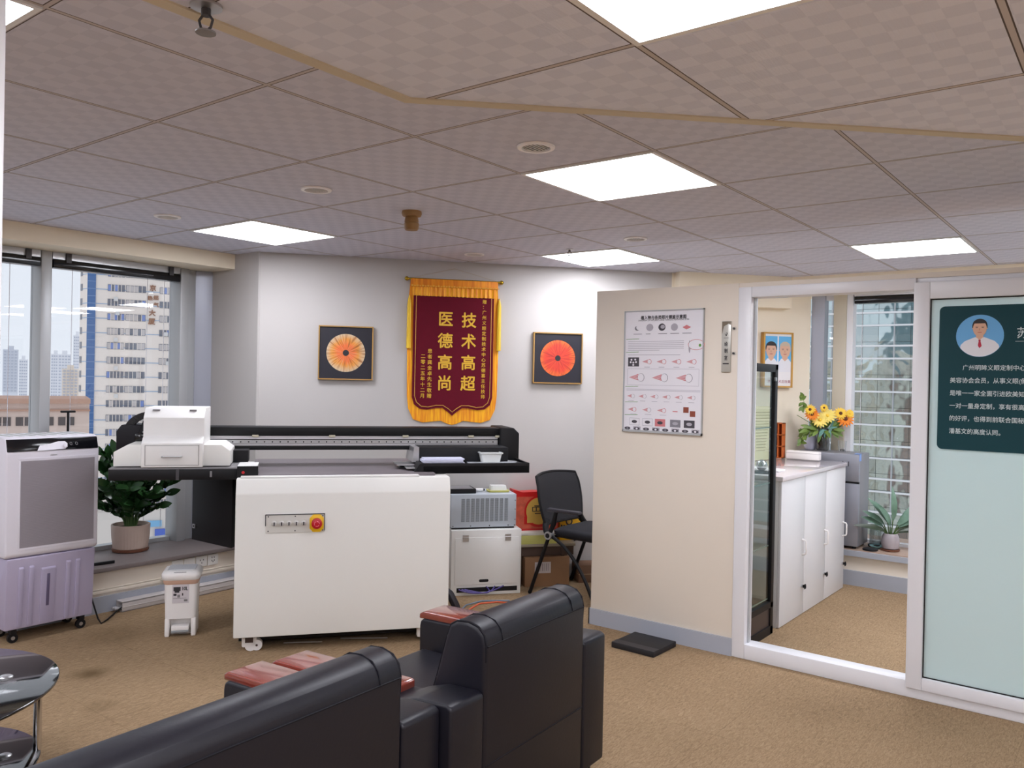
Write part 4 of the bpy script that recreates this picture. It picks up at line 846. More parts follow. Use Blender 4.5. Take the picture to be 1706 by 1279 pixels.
rr_loft(MB(), [(0.052, 0.036, 0.012, 0.001), (0.062, 0.045, 0.014, 0.05)]).build('tub_body', M_tub, t)
rr_loft(MB(), [(0.066, 0.049, 0.015, 0.05), (0.069, 0.052, 0.016, 0.052), (0.069, 0.052, 0.016, 0.058), (0.06, 0.043, 0.014, 0.060), (0.058, 0.041, 0.014, 0.056)]).build('lid', mat('lid_clear', (216, 220, 220), 0.2), t)

# ================================================================ steel cabinet and vented unit behind the printer
M_cab = mat('cabinet_greywhite', (228, 227, 224), 0.4)
t = thing('tool_cabinet', 'low pale grey steel cabinet with flap door standing behind the printer', 'cabinet', pw(1.545, 0.93), RP)
m = MB(); m.box(-0.24, 0.24, 0, 0.36, 0.0, 0.434, bev=0.004); m.build('body', M_cab, t)
m = MB(); m.box(-0.215, 0.222, -0.006, 0.0, 0.072, 0.385, bev=0.002); dr = m.build('flap_door', mat('flap_white', (230, 229, 226), 0.4), t)
m = MB(); m.prism(rrect(-0.05, 0.015, 0.088, 0.106, 0.008), -0.0075, -0.0055, axis='y'); m.build('finger_slot', M_black, dr)
for x in (-0.165, 0.125): m = MB(); m.box(x, x + 0.04, -0.010, -0.004, 0.36, 0.405, mi=0); m.cyl((x, -0.010, 0.386), (x + 0.04, -0.010, 0.386), 0.004, 8); m.build('hinge', M_steel, dr)
m = MB(); m.box(-0.20, 0.215, -0.002, 0.001, 0.022, 0.052); m.build('cable_slot', M_black, t)
cable_m = mat('purple_cable', (72, 58, 130), 0.4)
c = MB()
for k_ in range(3): c.tube(bez((-0.19 + 0.02 * k_, -0.02, 0.035), (-0.05 + 0.06 * k_, -0.06, -0.02), (0.12 - 0.06 * k_, -0.004, 0.045), 12), 0.0045, 6)
c = c.build('network_cable', cable_m); c.location = pw(1.545, 0.93, 0.012); c.rotation_euler = (0, 0, RP); tag(c, 'purple cables drooping from the slot of the low steel cabinet', 'cable')
t = thing('vented_unit', 'pale blue grey metal unit with perforated vents standing on the low steel cabinet', 'chiller', pw(1.53, 0.97, 0.434), RP)
m = MB(); m.box(-0.225, 0.225, 0, 0.30, 0.012, 0.232, bev=0.003); m.box(-0.215, 0.215, 0.012, 0.29, 0, 0.012, mi=1); m.build('housing', [mat('unit_bluegrey', (186, 194, 204), 0.4), M_black], t)
M_perf = N('perforated_vent')
v_, x_, y_, z_ = M_perf.obj(); fx = M_perf.math('SUBTRACT', M_perf.math('FRACT', M_perf.math('MULTIPLY', x_, 160.0)), 0.5); fz = M_perf.math('SUBTRACT', M_perf.math('FRACT', M_perf.math('MULTIPLY', z_, 160.0)), 0.5)
M_perf.l(M_perf.mix(M_perf.math('GREATER_THAN', M_perf.math('ADD', M_perf.math('MULTIPLY', fx, fx), M_perf.math('MULTIPLY', fz, fz)), 0.10), lin((52, 54, 58)), lin((160, 168, 176))), M_perf.b.inputs['Base Color'])
for i in range(10): m = MB(); x = -0.155 + 0.033 * i; m.box(x, x + 0.024, -0.0015, 0, 0.05, 0.205); m.build('vent_panel', M_perf.m, t)
m = MB()
for x in (-0.21, -0.09, 0.04, 0.17, 0.215): m.cyl((x, -0.003, 0.022), (x, 0.001, 0.022), 0.004, 8)
for z in (0.06, 0.13, 0.19): m.cyl((0.217, -0.003, z), (0.217, 0.001, z), 0.003, 8)
m.build('screw', M_dark, t)
t = thing('black_tray', 'black framed flat tray on the vented unit, half hidden by the printer', 'tray', pw(1.40, 1.12, 0.667), RP)
m = MB(); m.box(-0.10, 0.085, -0.10, 0.09, 0, 0.03, bev=0.003); m.build('tray_frame', M_black, t); MB().box(-0.085, 0.07, -0.085, 0.075, 0.0295, 0.031).build('tray_plate', M_grey, t)
t = thing('glue_bottle', 'small white bottle lying between the black tray and the yellow rimmed container', 'bottle', pw(1.52, 1.10, 0.680), RP)
MB().cyl((-0.02, 0, 0), (0.03, 0.0, 0), 0.012, 14).build('bottle_body', M_whitep, t); MB().cyl((0.03, 0, 0), (0.042, 0, 0), 0.007, 12).build('cap', M_black, t)
t = thing('plastic_container', 'clear plastic container with yellow rim on the vented unit', 'container', pw(1.655, 1.10, 0.667), RP)
rr_loft(MB(), [(0.07, 0.05, 0.012, 0.0), (0.075, 0.055, 0.014, 0.012)]).build('rim', mat('rim_yellow', (206, 200, 110), 0.4), t)
rr_loft(MB(), [(0.058, 0.04, 0.012, 0.013), (0.052, 0.036, 0.012, 0.044)]).build('dome', M_tub, t)
# cables on the floor and a black cable boot beside the printer
c = MB(); c.tube([pw(1.19, 0.52, 0.16), pw(1.22, 0.50, 0.13), pw(1.255, 0.50, 0.06), pw(1.27, 0.50, 0.026)], [0.018, 0.024, 0.026, 0.022], 10); tag(c.build('cable_boot', mat('boot_black', (38, 36, 44), 0.5)), 'black ribbed cable hose standing by the right end of the printer', 'hose')
c = MB(); c.tube([(-3.28, 3.80, 0.006), (-3.33, 3.95, 0.006), (-3.36, 4.06, 0.006), (-3.30, 4.17, 0.006), (-3.1, 4.25, 0.006), (-2.75, 4.34, 0.006)], 0.005, 6); tag(c.build('power_cord', mat('orange_cord', (220, 96, 56), 0.5)), 'orange cord on the carpet behind the black armchair', 'cord')
c = MB(); c.tube([(-3.32, 3.80, 0.006), (-3.40, 3.98, 0.006), (-3.39, 4.12, 0.006), (-3.26, 4.25, 0.006)], 0.005, 6); tag(c.build('power_cord', mat('grey_cord', (112, 124, 140), 0.5)), 'blue grey cord on the carpet behind the black armchair', 'cord')

# ================================================================ gift bags, low table, carton
M_tbl = mat('table_brown', (74, 56, 48), 0.5)
t = thing('low_table', 'low dark table by the back wall carrying the red gift bag', 'table', pw(2.015, 1.19), RP)
MB().box(-0.215, 0.215, -0.10, 0.105, 0.274, 0.294, bev=0.003).build('tabletop', mat('table_edge', (150, 140, 122), 0.5), t)
MB().box(-0.205, 0.205, -0.085, 0.09, 0.21, 0.274).build('apron', M_tbl, t)
for x in (-0.19, 0.125):
    for y in (-0.075, 0.075): MB().box(x - 0.012, x + 0.012, y - 0.015, y + 0.015, 0, 0.274).build('leg', M_tbl, t)
t = thing('gift_box', 'flat yellow green box under the red gift bag', 'box', pw(1.96, 1.19, 0.294), RP)
MB().box(-0.13, 0.13, -0.095, 0.095, 0, 0.072, bev=0.003).build('carton_body', mat('box_olive', (196, 194, 110), 0.5), t); MB().box(-0.132, 0.132, -0.097, 0.097, 0.062, 0.08, bev=0.002).build('lid', mat('box_cream', (222, 218, 206), 0.5), t)
M_bred = mat('bag_red', (206, 36, 34), 0.35); M_bpat = mat('bag_pattern', (212, 96, 70), 0.5, noise=(26, 0.45)); M_bgold = mat('bag_gold', (214, 172, 84), 0.45)
t = thing('gift_bag', 'red and gold paper gift bag standing on the low table', 'bag', pw(1.96, 1.243, 0.374), RP)
m = MB(); m.prism([(-0.165, 0.0), (0.165, 0.0), (0.175, 0.29), (0.10, 0.272), (0.0, 0.276), (-0.10, 0.272), (-0.17, 0.292)], -0.06, 0.045, axis='y'); m.build('bag_body', M_bred, t)
m = MB(); m.box(-0.158, 0.160, -0.062, -0.0605, 0.014, 0.240); m.build('pattern_panel', M_bpat, t)
m = MB(); face_poly(m, [(p[0], p[1]) for p in ell(0.02, 0.135, 0.108, 0.112, 32)], -0.0632, 0); m.box(-0.088, 0.128, -0.0634, -0.063, 0.045, 0.10); m.build('medallion_border', M_bred, t, smooth=0)
m = MB(); face_poly(m, [(p[0], p[1]) for p in ell(0.02, 0.138, 0.094, 0.096, 32)], -0.0642, 0); m.box(-0.066, 0.106, -0.0644, -0.064, 0.054, 0.10); m.build('medallion', M_bgold, t, smooth=0)
m = MB(); m.box(-0.03, 0.085, -0.066, -0.0645, 0.135, 0.168, mi=0)
for i in range(4): m.box(-0.025 + i * 0.028, -0.005 + i * 0.028, -0.067, -0.066, 0.140, 0.163, mi=1)
m.box(-0.015, 0.07, -0.066, -0.0645, 0.172, 0.178, mi=0).box(-0.01, 0.065, -0.066, -0.0645, 0.118, 0.124, mi=0); m.build('brand_patch', [M_ink, M_bgold], t)
t = thing('gift_bag', 'yellow paper bag with dark emblem behind the mesh chair seat', 'bag', pw(2.225, 1.235, 0.294), RP)
MB().box(-0.08, 0.085, -0.035, 0.035, 0, 0.19, bev=0.002).build('bag_body', mat('bag_yellow', (236, 178, 22), 0.5), t)
m = MB(); face_poly(m, ell(-0.01, 0.135, 0.026, 0.03, 20), -0.0362, 0); face_poly(m, ell(-0.01, 0.135, 0.016, 0.018, 20), -0.0368, 1)
for i in range(4): m.box(-0.072 + 0.018 * i, -0.060 + 0.018 * i, -0.0365, -0.0355, 0.100 - 0.002 * i, 0.112 - 0.002 * i)
m.build('emblem', [M_ink, M_bgold], t, smooth=0)
M_card = mat('cardboard', (140, 104, 74), 0.8, noise=(8, 0.06))
t = thing('cardboard_box', 'brown cardboard carton with a white label under the low table', 'carton', pw(2.03, 1.09), RP)
MB().box(-0.175, 0.15, -0.02, 0.2, 0, 0.205, bev=0.002).build('carton_body', M_card, t)
m = MB(); m.box(-0.105, 0.012, -0.0215, -0.0205, 0.095, 0.172, mi=0)
for i in range(7): m.box(-0.098 + i * 0.015, -0.094 + i * 0.015 + 0.003 * (i % 2), -0.022, -0.0212, 0.11, 0.162, mi=1)
m.build('shipping_label', [mat('label_white', (196, 186, 184), 0.6), mat('label_grey', (150, 140, 142), 0.6)], t)
t = thing('cardboard_box', 'darker cardboard carton behind the mesh chair leg', 'carton', pw(2.44, 1.10), RP)
MB().box(-0.17, 0.11, 0.02, 0.18, 0, 0.125, bev=0.002).build('carton_body', mat('cardboard_dark', (112, 82, 62), 0.8), t); MB().box(-0.17, 0.11, 0.0185, 0.18, 0.058, 0.064).build('tape', mat('tape_tan', (150, 124, 96), 0.4), t)
# ================================================================ leather seats
M_leather = mat('navy_leather', (21, 20, 29), 0.42, spec=0.38, bump=(90, 0.12)); M_pipe = mat('leather_piping', (20, 19, 26), 0.6, spec=0.2)
M_wood = mat('red_brown_wood', (136, 60, 48), 0.2, coat=1.0, noise=(18, 0.08))
def smooth_prof(pts, n=5):
    """closed Catmull-Rom through points"""
    out = []; L = len(pts)
    for i in range(L):
        p0, p1, p2, p3 = [Vector(pts[(i + j) % L]).to_2d() for j in (-1, 0, 1, 2)]
        for k_ in range(n):
            t_ = k_ / n; out.append(tuple(0.5 * ((2 * p1) + (-p0 + p2) * t_ + (2 * p0 - 5 * p1 + 4 * p2 - p3) * t_ ** 2 + (-p0 + 3 * p1 - 3 * p2 + p3) * t_ ** 3)))
    return out
def leather_seat(name, label, width, loc, rz, seats=1):
    """own frame: x forward from the rear face, y across"""
    t = thing(name, label, 'sofa' if seats > 1 else 'armchair', loc, rz); h = width / 2; aw = 0.155
    # back: straight rear, rounded crest, sloping front
    prof = [(0.0, 0.06), (0.0, 0.648), (0.008, 0.680), (0.03, 0.702), (0.07, 0.712), (0.115, 0.708), (0.142, 0.692), (0.156, 0.655), (0.195, 0.52), (0.235, 0.40), (0.252, 0.33), (0.252, 0.06)]
    m = MB(); m.prism(prof, -h + aw + 0.002, h - aw - 0.002, axis='y', bev=0.018, seg=3); bk = m.build('backrest', M_leather, t, smooth=50)
    m = MB(); e = h - aw - 0.004
    for sg_ in (-1, 1):
        m.tube([(x, sg_ * (e - 0.006), z) for (x, z) in [(0.006, 0.60), (0.004, 0.648), (0.012, 0.679), (0.033, 0.6995), (0.07, 0.7085), (0.113, 0.7045), (0.138, 0.690), (0.152, 0.655), (0.191, 0.52), (0.231, 0.40)]], 0.004, 6)
        m.tube([(x, sg_ * (e - 0.085), z) for (x, z) in [(0.0, 0.648), (0.008, 0.680), (0.03, 0.702), (0.07, 0.712), (0.115, 0.708), (0.142, 0.692), (0.156, 0.655)]], 0.0022, 6)
    m.tube([(0.0005, -e + 0.008, 0.645), (0.0005, 0, 0.647), (0.0005, e - 0.008, 0.645)], 0.003, 6); m.tube([(0.0, -e + 0.008, 0.29), (0.0, e - 0.008, 0.29)], 0.0022, 6)
    m.build('piping', M_pipe, bk)
    for s in (-1, 1):
        y0, y1 = (s * h, s * (h - aw)); y0, y1 = min(y0, y1), max(y0, y1)
        ap = [(0.0, 0.05), (0.0, 0.510), (0.02, 0.520), (0.13, 0.514), (0.20, 0.492), (0.235, 0.476), (0.755, 0.462), (0.772, 0.452), (0.776, 0.43), (0.776, 0.05)]
        m = MB(); m.prism(ap, y0, y1, axis='y', bev=0.012, seg=3); ar = m.build('armrest', M_leather, t, smooth=50)
        wp = [(0.265, 0.471), (0.265, 0.4955), (0.275, 0.5003), (0.765, 0.487), (0.783, 0.476), (0.783, 0.458)]
        m = MB(); m.prism(wp, y0 + 0.008, y1 - 0.008, axis='y', bev=0.004, seg=2); m.build('wooden_top', M_wood, ar, smooth=50)
    sw = (width - 2 * aw - 0.01) / seats
    for i in range(seats):
        y = -h + aw + 0.005 + sw * i; m = MB(); m.box(0.235, 0.745, y + 0.003, y + sw - 0.003, 0.20, 0.355, bev=0.03, seg=4); m.build('seat_cushion', M_leather, t, smooth=50)
    m = MB(); m.box(0.02, 0.735, -h + aw, h - aw, 0.06, 0.21, bev=0.01); m.build('seat_base', M_leather, t)
    for x in (0.05, 0.72):
        for y in (-h + 0.06, h - 0.06): m = MB(); m.lathe([(0.024, 0), (0.028, 0.05)], c=(x, y, 0), n=14); m.build('foot', M_black, t)
    return t
RS = PI + 0.045
leather_seat('leather_armchair', 'dark navy leather armchair with red brown wooden arm tops, seen from behind', 0.90, (-1.548, 2.183, 0), RS)
leather_seat('leather_sofa', 'dark navy leather sofa cut off by the bottom left of the picture', 1.46, (-1.527, 0.995, 0), RS, 2)

# ================================================================ glass side table
M_bglass = mat('black_glass', (10, 9, 12), 0.04, spec=0.8, coat=0.5)
t = thing('glass_coffee_table', 'black glass two tier coffee table with chrome legs at the left edge', 'table', (-3.14, 0.80, 0))
def oval(b, a, c, z0, z1, n=64): b.prism([(a * math.cos(2 * PI * i / n), c * math.sin(2 * PI * i / n)) for i in range(n)], z0, z1, bev=0.003)
m = MB(); oval(m, 0.49, 0.55, 0.39, 0.40); m.build('glass_top', M_bglass, t, smooth=50)
m = MB(); oval(m, 0.42, 0.50, 0.125, 0.133); m.build('lower_shelf', M_bglass, t, smooth=50)
for (x, y) in ((0.13, 0.463), (-0.30, 0.40), (0.36, -0.3), (-0.33, -0.36)):
    m = MB(); m.cyl((x, y, 0), (x, y, 0.39), 0.013, 18); m.build('leg', M_chrome, t)
    s_ = 0.80; q = MB(); q.lathe([(0.022, 0), (0.022, 0.004), (0.016, 0.008), (0, 0.008)], c=(x * s_, y * s_, 0.40), n=18, caps=False); q.build('top_disc', M_steel, t)
    q = MB(); q.lathe([(0.022, 0), (0.022, 0.004), (0.016, 0.008), (0, 0.008)], c=(x * s_, y * s_, 0.133), n=18, caps=False); q.build('shelf_disc', M_steel, t)

# ================================================================ evaporative cooler
M_lav = mat('lavender_white', (222, 218, 226), 0.45); M_pur = mat('grey_purple', (179, 171, 195), 0.45); M_grl = mat('grille_grey', (152, 145, 151), 0.5)
t = thing('air_cooler', 'tall white and grey purple air cooler on casters left of the potted plant', 'air cooler', (-4.69, 2.022, 0))
hw = 0.238
m = MB(); m.prism([(-0.225, 0.075), (0.0, 0.075), (0.022, 0.44), (0.022, 0.452), (-0.225, 0.452)], -hw + 0.012, hw - 0.012, axis='y', bev=0.014); 
tk = m.build('water_tank', M_pur, t)
m = MB()
def front(z): return 0.022 * (z - 0.075) / 0.365
for y in (-0.155, -0.105, 0.085, 0.135): m.prism([(front(0.08) - 0.01, 0.085), (front(0.085) + 0.007, 0.085), (front(0.40) + 0.007, 0.395), (front(0.41), 0.405), (front(0.41) - 0.01, 0.405)], y - 0.012, y + 0.012, axis='y', bev=0.003)
m.prism([(front(0.08) - 0.01, 0.085), (front(0.085) + 0.005, 0.085), (front(0.40) + 0.005, 0.375), (front(0.41), 0.385), (front(0.41) - 0.01, 0.385)], -0.055, 0.018, axis='y', bev=0.003)
m.build('tank_rib', mat('rib_purple', (172, 164, 189), 0.45), tk)
m = MB(); m.prism([(front(0.18), 0.175), (front(0.18) + 0.0075, 0.175), (front(0.35) + 0.0075, 0.35), (front(0.35), 0.35)], -0.028, -0.012, axis='y', bev=0.002); m.build('water_gauge', mat('gauge_dark', (96, 88, 116), 0.2), tk)
m = MB(); m.prism([(-0.30, 0.455), (0.012, 0.455), (0.026, 0.47), (0.024, 1.005), (0.004, 1.078), (-0.03, 1.088), (-0.30, 1.088)], -hw, hw, axis='y', bev=0.012, seg=3); up = m.build('upper_body', M_lav, t, smooth=45)
m = MB(); m.prism([(0.016, 1.012), (0.0262, 1.012), (0.0086, 1.074), (-0.004, 1.078)], -hw + 0.004, hw - 0.006, axis='y', bev=0.003); cp = m.build('control_panel', M_blackg, up)
m = MB()
for y in (0.085, 0.115):
    pts = [(0.0205 - 0.0175 * math.sin(a) * 0.008 / 0.031, y + 0.006 * math.cos(a), 1.043 + 0.0075 * math.sin(a)) for a in [2 * PI * i / 14 for i in range(15)]]; m.tube(pts, 0.0012, 5)
m.build('button_ring', M_grey, cp)
m = MB(); fl = [(-0.09, 1.013), (-0.075, 1.040), (-0.03, 1.045), (0.02, 1.058), (0.055, 1.058), (0.068, 1.045), (0.066, 1.028), (0.055, 1.018), (0.045, 1.016)]
m.raw([(0.0275 - (z - 1.012) * 0.284, y, z) for y, z in fl], [tuple(range(len(fl)))]); m.tube([(0.026, 0.052, 1.045), (0.026, 0.045, 1.035), (0.028, 0.050, 1.026), (0.030, 0.062, 1.03)], 0.004, 6); m.build('white_curled_patch', mat('patch_white', (232, 230, 238), 0.3), cp, smooth=0)  # flat white shape on the control panel with a small curled tube
m = MB(); m.box(0.020, 0.0275, -0.178, 0.218, 0.500, 0.972, bev=0.004); m.box(0.0255, 0.0285, -0.180, 0.220, 0.966, 0.976, mi=0).box(0.0255, 0.0285, -0.180, 0.220, 0.494, 0.502, mi=0); m.build('grille_surround', M_lav, up)
m = MB(); m.box(0.0265, 0.0282, -0.170, 0.212, 0.506, 0.962)
for i in range(56): z = 0.509 + 0.0081 * i; m.box(0.0275, 0.0296, -0.169, 0.211, z, z + 0.0055)
m.build('air_grille', M_grl, up)
m = MB(); m.text('LUBO', 0.012, (0.0262, -0.02, 0.986), ux=(0, 1, 0)) if False else m.box(0.0245, 0.026, -0.022, 0.012, 0.985, 0.989); m.build('badge', M_steel, up)
m = MB()
for i in range(8): y = -0.2 + 0.055 * i; m.box(-0.26, -0.05, y, y + 0.022, 1.087, 1.0895)
m.build('top_slot', mat('slot_green_grey', (168, 172, 166), 0.5), up)
for (x, y) in ((-0.03, -0.175), (-0.03, 0.175), (-0.19, -0.175), (-0.19, 0.175)):
    m = MB(); m.cyl((x - 0.009, y, 0.026), (x + 0.009, y, 0.026), 0.026, 20); m.box(x - 0.02, x + 0.02, y - 0.014, y + 0.014, 0.05, 0.078); m.cyl((x - 0.012, y, 0.026), (x + 0.012, y, 0.026), 0.010, 12, mi=1); m.build('caster', [M_black, M_steel], t)
c = MB(); c.tube([(-4.885, 2.278, 0.55), (-4.872, 2.29, 0.30), (-4.80, 2.30, 0.12), (-4.76, 2.315, 0.02), (-4.69, 2.30, 0.008), (-4.74, 2.36, 0.008), (-4.83, 2.45, 0.012), (-4.868, 2.52, 0.03)], 0.0045, 6); tag(c.build('power_cord', M_black), 'black cord hanging beside the air cooler to the floor', 'cord')
c = MB(); c.prism([(-5.01, 2.36), (-4.992, 2.352), (-4.972, 2.515), (-4.99, 2.523)], 0.2735, 0.290, bev=0.003); tag(c.build('remote_bar', M_black), 'short black bar lying on the window ledge beside the cooler', 'bar')
t = thing('tripod_stand', 'thin black T shaped stand behind the air cooler at the window', 'stand', (-5.2, 2.327, 0.272))
MB().cyl((0, 0, 0), (0, 0, 0.92), 0.007, 10).build('pole', M_black, t); MB().box(-0.012, 0.012, -0.042, 0.04, 0.915, 0.928, bev=0.003).build('crossbar', M_black, t); MB().box(-0.05, 0.05, -0.05, 0.05, 0, 0.01, bev=0.004).build('foot', M_black, t)

# ================================================================ plants
M_leafd = leaf_mat('zz_leaf', (24, 52, 26), (54, 92, 48), 0.25); M_stem = leaf_mat('stem_green', (60, 88, 44), (84, 110, 60), 0.5)
M_pot = mat('pot_pinkish', (198, 176, 162), 0.6); M_saucer = mat('saucer_brown', (120, 76, 56), 0.6); M_soil = mat('soil', (56, 42, 34), 0.9, bump=(60, 0.8))
def leaf(b, base, d, up, L, Wd, curl=0.15, mi=0):
    """folded blade: three points across, six along"""
    d = Vector(d).normalized(); up = Vector(up); s = d.cross(up).normalized(); up = s.cross(d).normalized(); vs = []; n = 5
    for i in range(n + 1):
        q = i / n; w = Wd * math.sin(PI * min(1, q * 0.92 + 0.06)) ** 0.8; c_ = Vector(base) + d * (L * q) - up * (curl * L * q * q)
        for k_ in (-1, 0, 1): vs.append(c_ + s * (w * k_) + up * (0.18 * w * abs(k_)))
    fs = []
    for i in range(n):
        for k_ in range(2): a = i * 3 + k_; fs.append((a, a + 1, a + 4, a + 3))
    b.raw([tuple(v) for v in vs], fs, mi)
t = thing('potted_plant', 'dark green leafy pot plant in a ribbed pinkish pot on the left window ledge', 'plant', (-5.265, 2.765, 0.272))
m = MB(); n = 72; prof = [(0.095, 0.018), (0.104, 0.024), (0.114, 0.10), (0.117, 0.172), (0.117, 0.176), (0.108, 0.176), (0.104, 0.15)]
vs = []; fs = []
for k_, (r, z) in enumerate(prof):
    for i in range(n): rr = r + (0.0018 if (i % 2 and 1 <= k_ <= 3) else 0); vs.append((rr * math.cos(2 * PI * i / n), rr * math.sin(2 * PI * i / n), z))
for k_ in range(len(prof) - 1):
    for i in range(n): j = (i + 1) % n; fs.append((k_ * n + i, k_ * n + j, (k_ + 1) * n + j, (k_ + 1) * n + i))
fs.append(tuple(range(n))[::-1]); m.raw(vs, fs); m.build('ribbed_pot', M_pot, t, smooth=20)
MB().lathe([(0.0, 0.150), (0.106, 0.150)], n=36, caps=False).build('soil', M_soil, t)
MB().lathe([(0.088, 0.0), (0.110, 0.004), (0.114, 0.02), (0.106, 0.02), (0.0, 0.012)], n=40, caps=False).build('saucer', M_saucer, t)
random.seed(11)
st = MB(); lf = MB()
RW = Vector((0.79, 0.61, 0)); FW = Vector((0.61, -0.79, 0))
def zz(ang, reach, hgt, n=9, Ls=0.092):
    d = RW * math.cos(ang) + FW * math.sin(ang); p0 = Vector((d.x * 0.03, d.y * 0.03, 0.15)); p2 = Vector((d.x * reach, d.y * reach, 0.15 + hgt)); p1 = Vector((d.x * reach * 0.25, d.y * reach * 0.25, 0.15 + hgt * 0.75))
    P = [Vector(p) for p in bez(p0, p1, p2, 12)]
    P = [Vector((max(p.x, -0.125), p.y, p.z)) for p in P]
    st.tube(P, [0.007 - 0.0045 * i / 12 for i in range(13)], 6)
    for i in range(n):
        q = 0.34 + 0.64 * i / (n - 1); f = q * 12; k_ = min(11, int(f)); p = P[k_].lerp(P[k_ + 1], f - k_); tg = (P[k_ + 1] - P[k_]); tg = tg.normalized() if tg.length > 1e-6 else Vector((0, 0, 1)); sd = tg.cross(Vector((0, 0, 1))); sd = sd.normalized() if sd.length > 0.05 else d.cross(Vector((0, 0, 1)))
        for s in (-1, 1):
            dr = (sd * s * 0.8 + tg * 0.7 + Vector((0, 0, random.uniform(-0.2, 0.25)))); L = Ls * random.uniform(0.8, 1.15) * (0.8 + 0.4 * math.sin(PI * i / n))
            e = p + dr.normalized() * L
            if e.x < -0.128: dr.x = abs(dr.x) * 0.3
            leaf(lf, p, dr, Vector((random.uniform(-1, 1), random.uniform(-1, 1), random.uniform(0.1, 1))) + FW * 0.9, L, L * 0.26, 0.12)
    leaf(lf, P[-1], tg, FW + Vector((0, 0, 0.3)), Ls, Ls * 0.27)
for (a, r, h_) in ((2.9, 0.20, 0.42), (2.6, 0.17, 0.48), (3.3, 0.16, 0.36), (2.2, 0.10, 0.50), (1.5, 0.12, 0.40), (0.9, 0.14, 0.40), (0.35, 0.20, 0.37), (0.05, 0.25, 0.30), (-0.3, 0.18, 0.36), (0.6, 0.24, 0.26), (1.2, 0.20, 0.28), (1.9, 0.2, 0.30), (2.5, 0.22, 0.24), (0.15, 0.38, 0.38), (3.0, 0.22, 0.28), (-0.1, 0.22, 0.22), (1.6, 0.16, 0.36), (0.75, 0.10, 0.46), (2.0, 0.06, 0.44), (1.0, 0.17, 0.18), (2.3, 0.19, 0.16), (0.2, 0.2, 0.15), (1.57, 0.15, 0.22)): zz(a, r, h_)
st.build('stems', M_stem, t); lf.build('leaves', M_leafd, t)

# ================================================================ pedal bin, sockets, trunking
t = thing('pedal_bin', 'small white pedal bin with a sticker left of the printer', 'bin', (-4.225, 2.52, 0), RP)
m = MB(); lv = [(0.080, 0.075, 0.022, 0.0), (0.081, 0.076, 0.022, 0.10), (0.086, 0.082, 0.022, 0.318)]
rr_loft(m, [(0.080, 0.075, 0.022, 0.098), (0.086, 0.082, 0.022, 0.318)]); m.box(-0.080, -0.055, -0.074, 0.074, 0, 0.10, bev=0.006); m.box(0.055, 0.080, -0.074, 0.074, 0, 0.10, bev=0.006); m.box(-0.06, 0.06, -0.02, 0.074, 0, 0.10); m.build('bin_body', M_whitep, t, smooth=45)
m = MB(); m.box(-0.045, 0.045, -0.085, -0.01, 0.035, 0.060, bev=0.005, mi=0).box(-0.045, 0.045, -0.087, -0.01, 0.026, 0.036, bev=0.003, mi=1); m.build('pedal', [M_whitep, mat('pedal_grey', (150, 156, 160), 0.5)], t)
m = MB(); rr_loft(m, [(0.093, 0.090, 0.03, 0.312), (0.100, 0.098, 0.034, 0.325), (0.100, 0.098, 0.034, 0.345), (0.092, 0.090, 0.034, 0.357), (0.075, 0.074, 0.03, 0.362)]); lid = m.build('lid', M_whitep, t, smooth=50)
m = MB(); rr_loft(m, [(0.072, 0.066, 0.012, 0.3625), (0.071, 0.065, 0.012, 0.3655)]); m.build('flap', mat('flap_pale', (206, 206, 210), 0.35), lid); m = MB(); m.box(-0.035, 0.03, -0.092, -0.084, 0.349, 0.357, bev=0.002); m.build('press_button', M_grey, lid)
m = MB(); rr_loft(m, [(0.087, 0.083, 0.024, 0.288), (0.092, 0.088, 0.026, 0.300), (0.092, 0.088, 0.026, 0.3125)]); m.build('liner_edge', mat('bag_brownish', (196, 160, 140), 0.5), t)
m = MB(); Yb = -0.0835; ang = math.atan2(0.007, 0.22)
def bq(x0, x1, z0, z1, mi, dy=0.0): m.raw([(x0, -0.0766 - (z0 - 0.1) * 0.0275 - 0.0006 - dy, z0), (x1, -0.0766 - (z0 - 0.1) * 0.0275 - 0.0006 - dy, z0), (x1, -0.0766 - (z1 - 0.1) * 0.0275 - 0.0006 - dy, z1), (x0, -0.0766 - (z1 - 0.1) * 0.0275 - 0.0006 - dy, z1)], [(0, 1, 2, 3)], mi)
bq(-0.042, 0.044, 0.185, 0.292, 0); bq(-0.036, 0.0, 0.252, 0.274, 1, 0.0006); bq(-0.03, -0.006, 0.243, 0.252, 1, 0.0006); bq(-0.036, -0.02, 0.226, 0.238, 1, 0.0006); bq(-0.016, -0.002, 0.216, 0.232, 2, 0.0006); bq(0.008, 0.014, 0.226, 0.24, 1, 0.0006); bq(0.018, 0.036, 0.194, 0.206, 2, 0.0006); bq(-0.038, 0.03, 0.211, 0.213, 2, 0.0006)
m.text('10L', 0.027, (0.006, -0.0836, 0.256), mi=1, bold=0.0006, sx=0.8); m.build('sticker', [mat('sticker_white', (206, 200, 204), 0.5), M_ink, M_grey], t, smooth=0)
def socket(y, label, holes):
    t = thing('wall_socket', label, 'socket', (-4.93, y, 0.166), 0, 'row of white plates under the left window ledge')
    MB().box(0, 0.008, -0.039, 0.039, 0, 0.072, bev=0.003).build('plate', M_white, t)
    if holes:
        m = MB()
        for (dy, dz) in ((-0.012, 0.045), (0.012, 0.045), (0, 0.026)) if holes == 3 else ((-0.008, 0.05), (0.008, 0.05), (-0.009, 0.03), (0.009, 0.03), (0, 0.022)): m.box(0.007, 0.0088, dy - 0.0022, dy + 0.0022, dz - 0.005, dz + 0.005)
        m.build('pin_slots', M_ink, t)
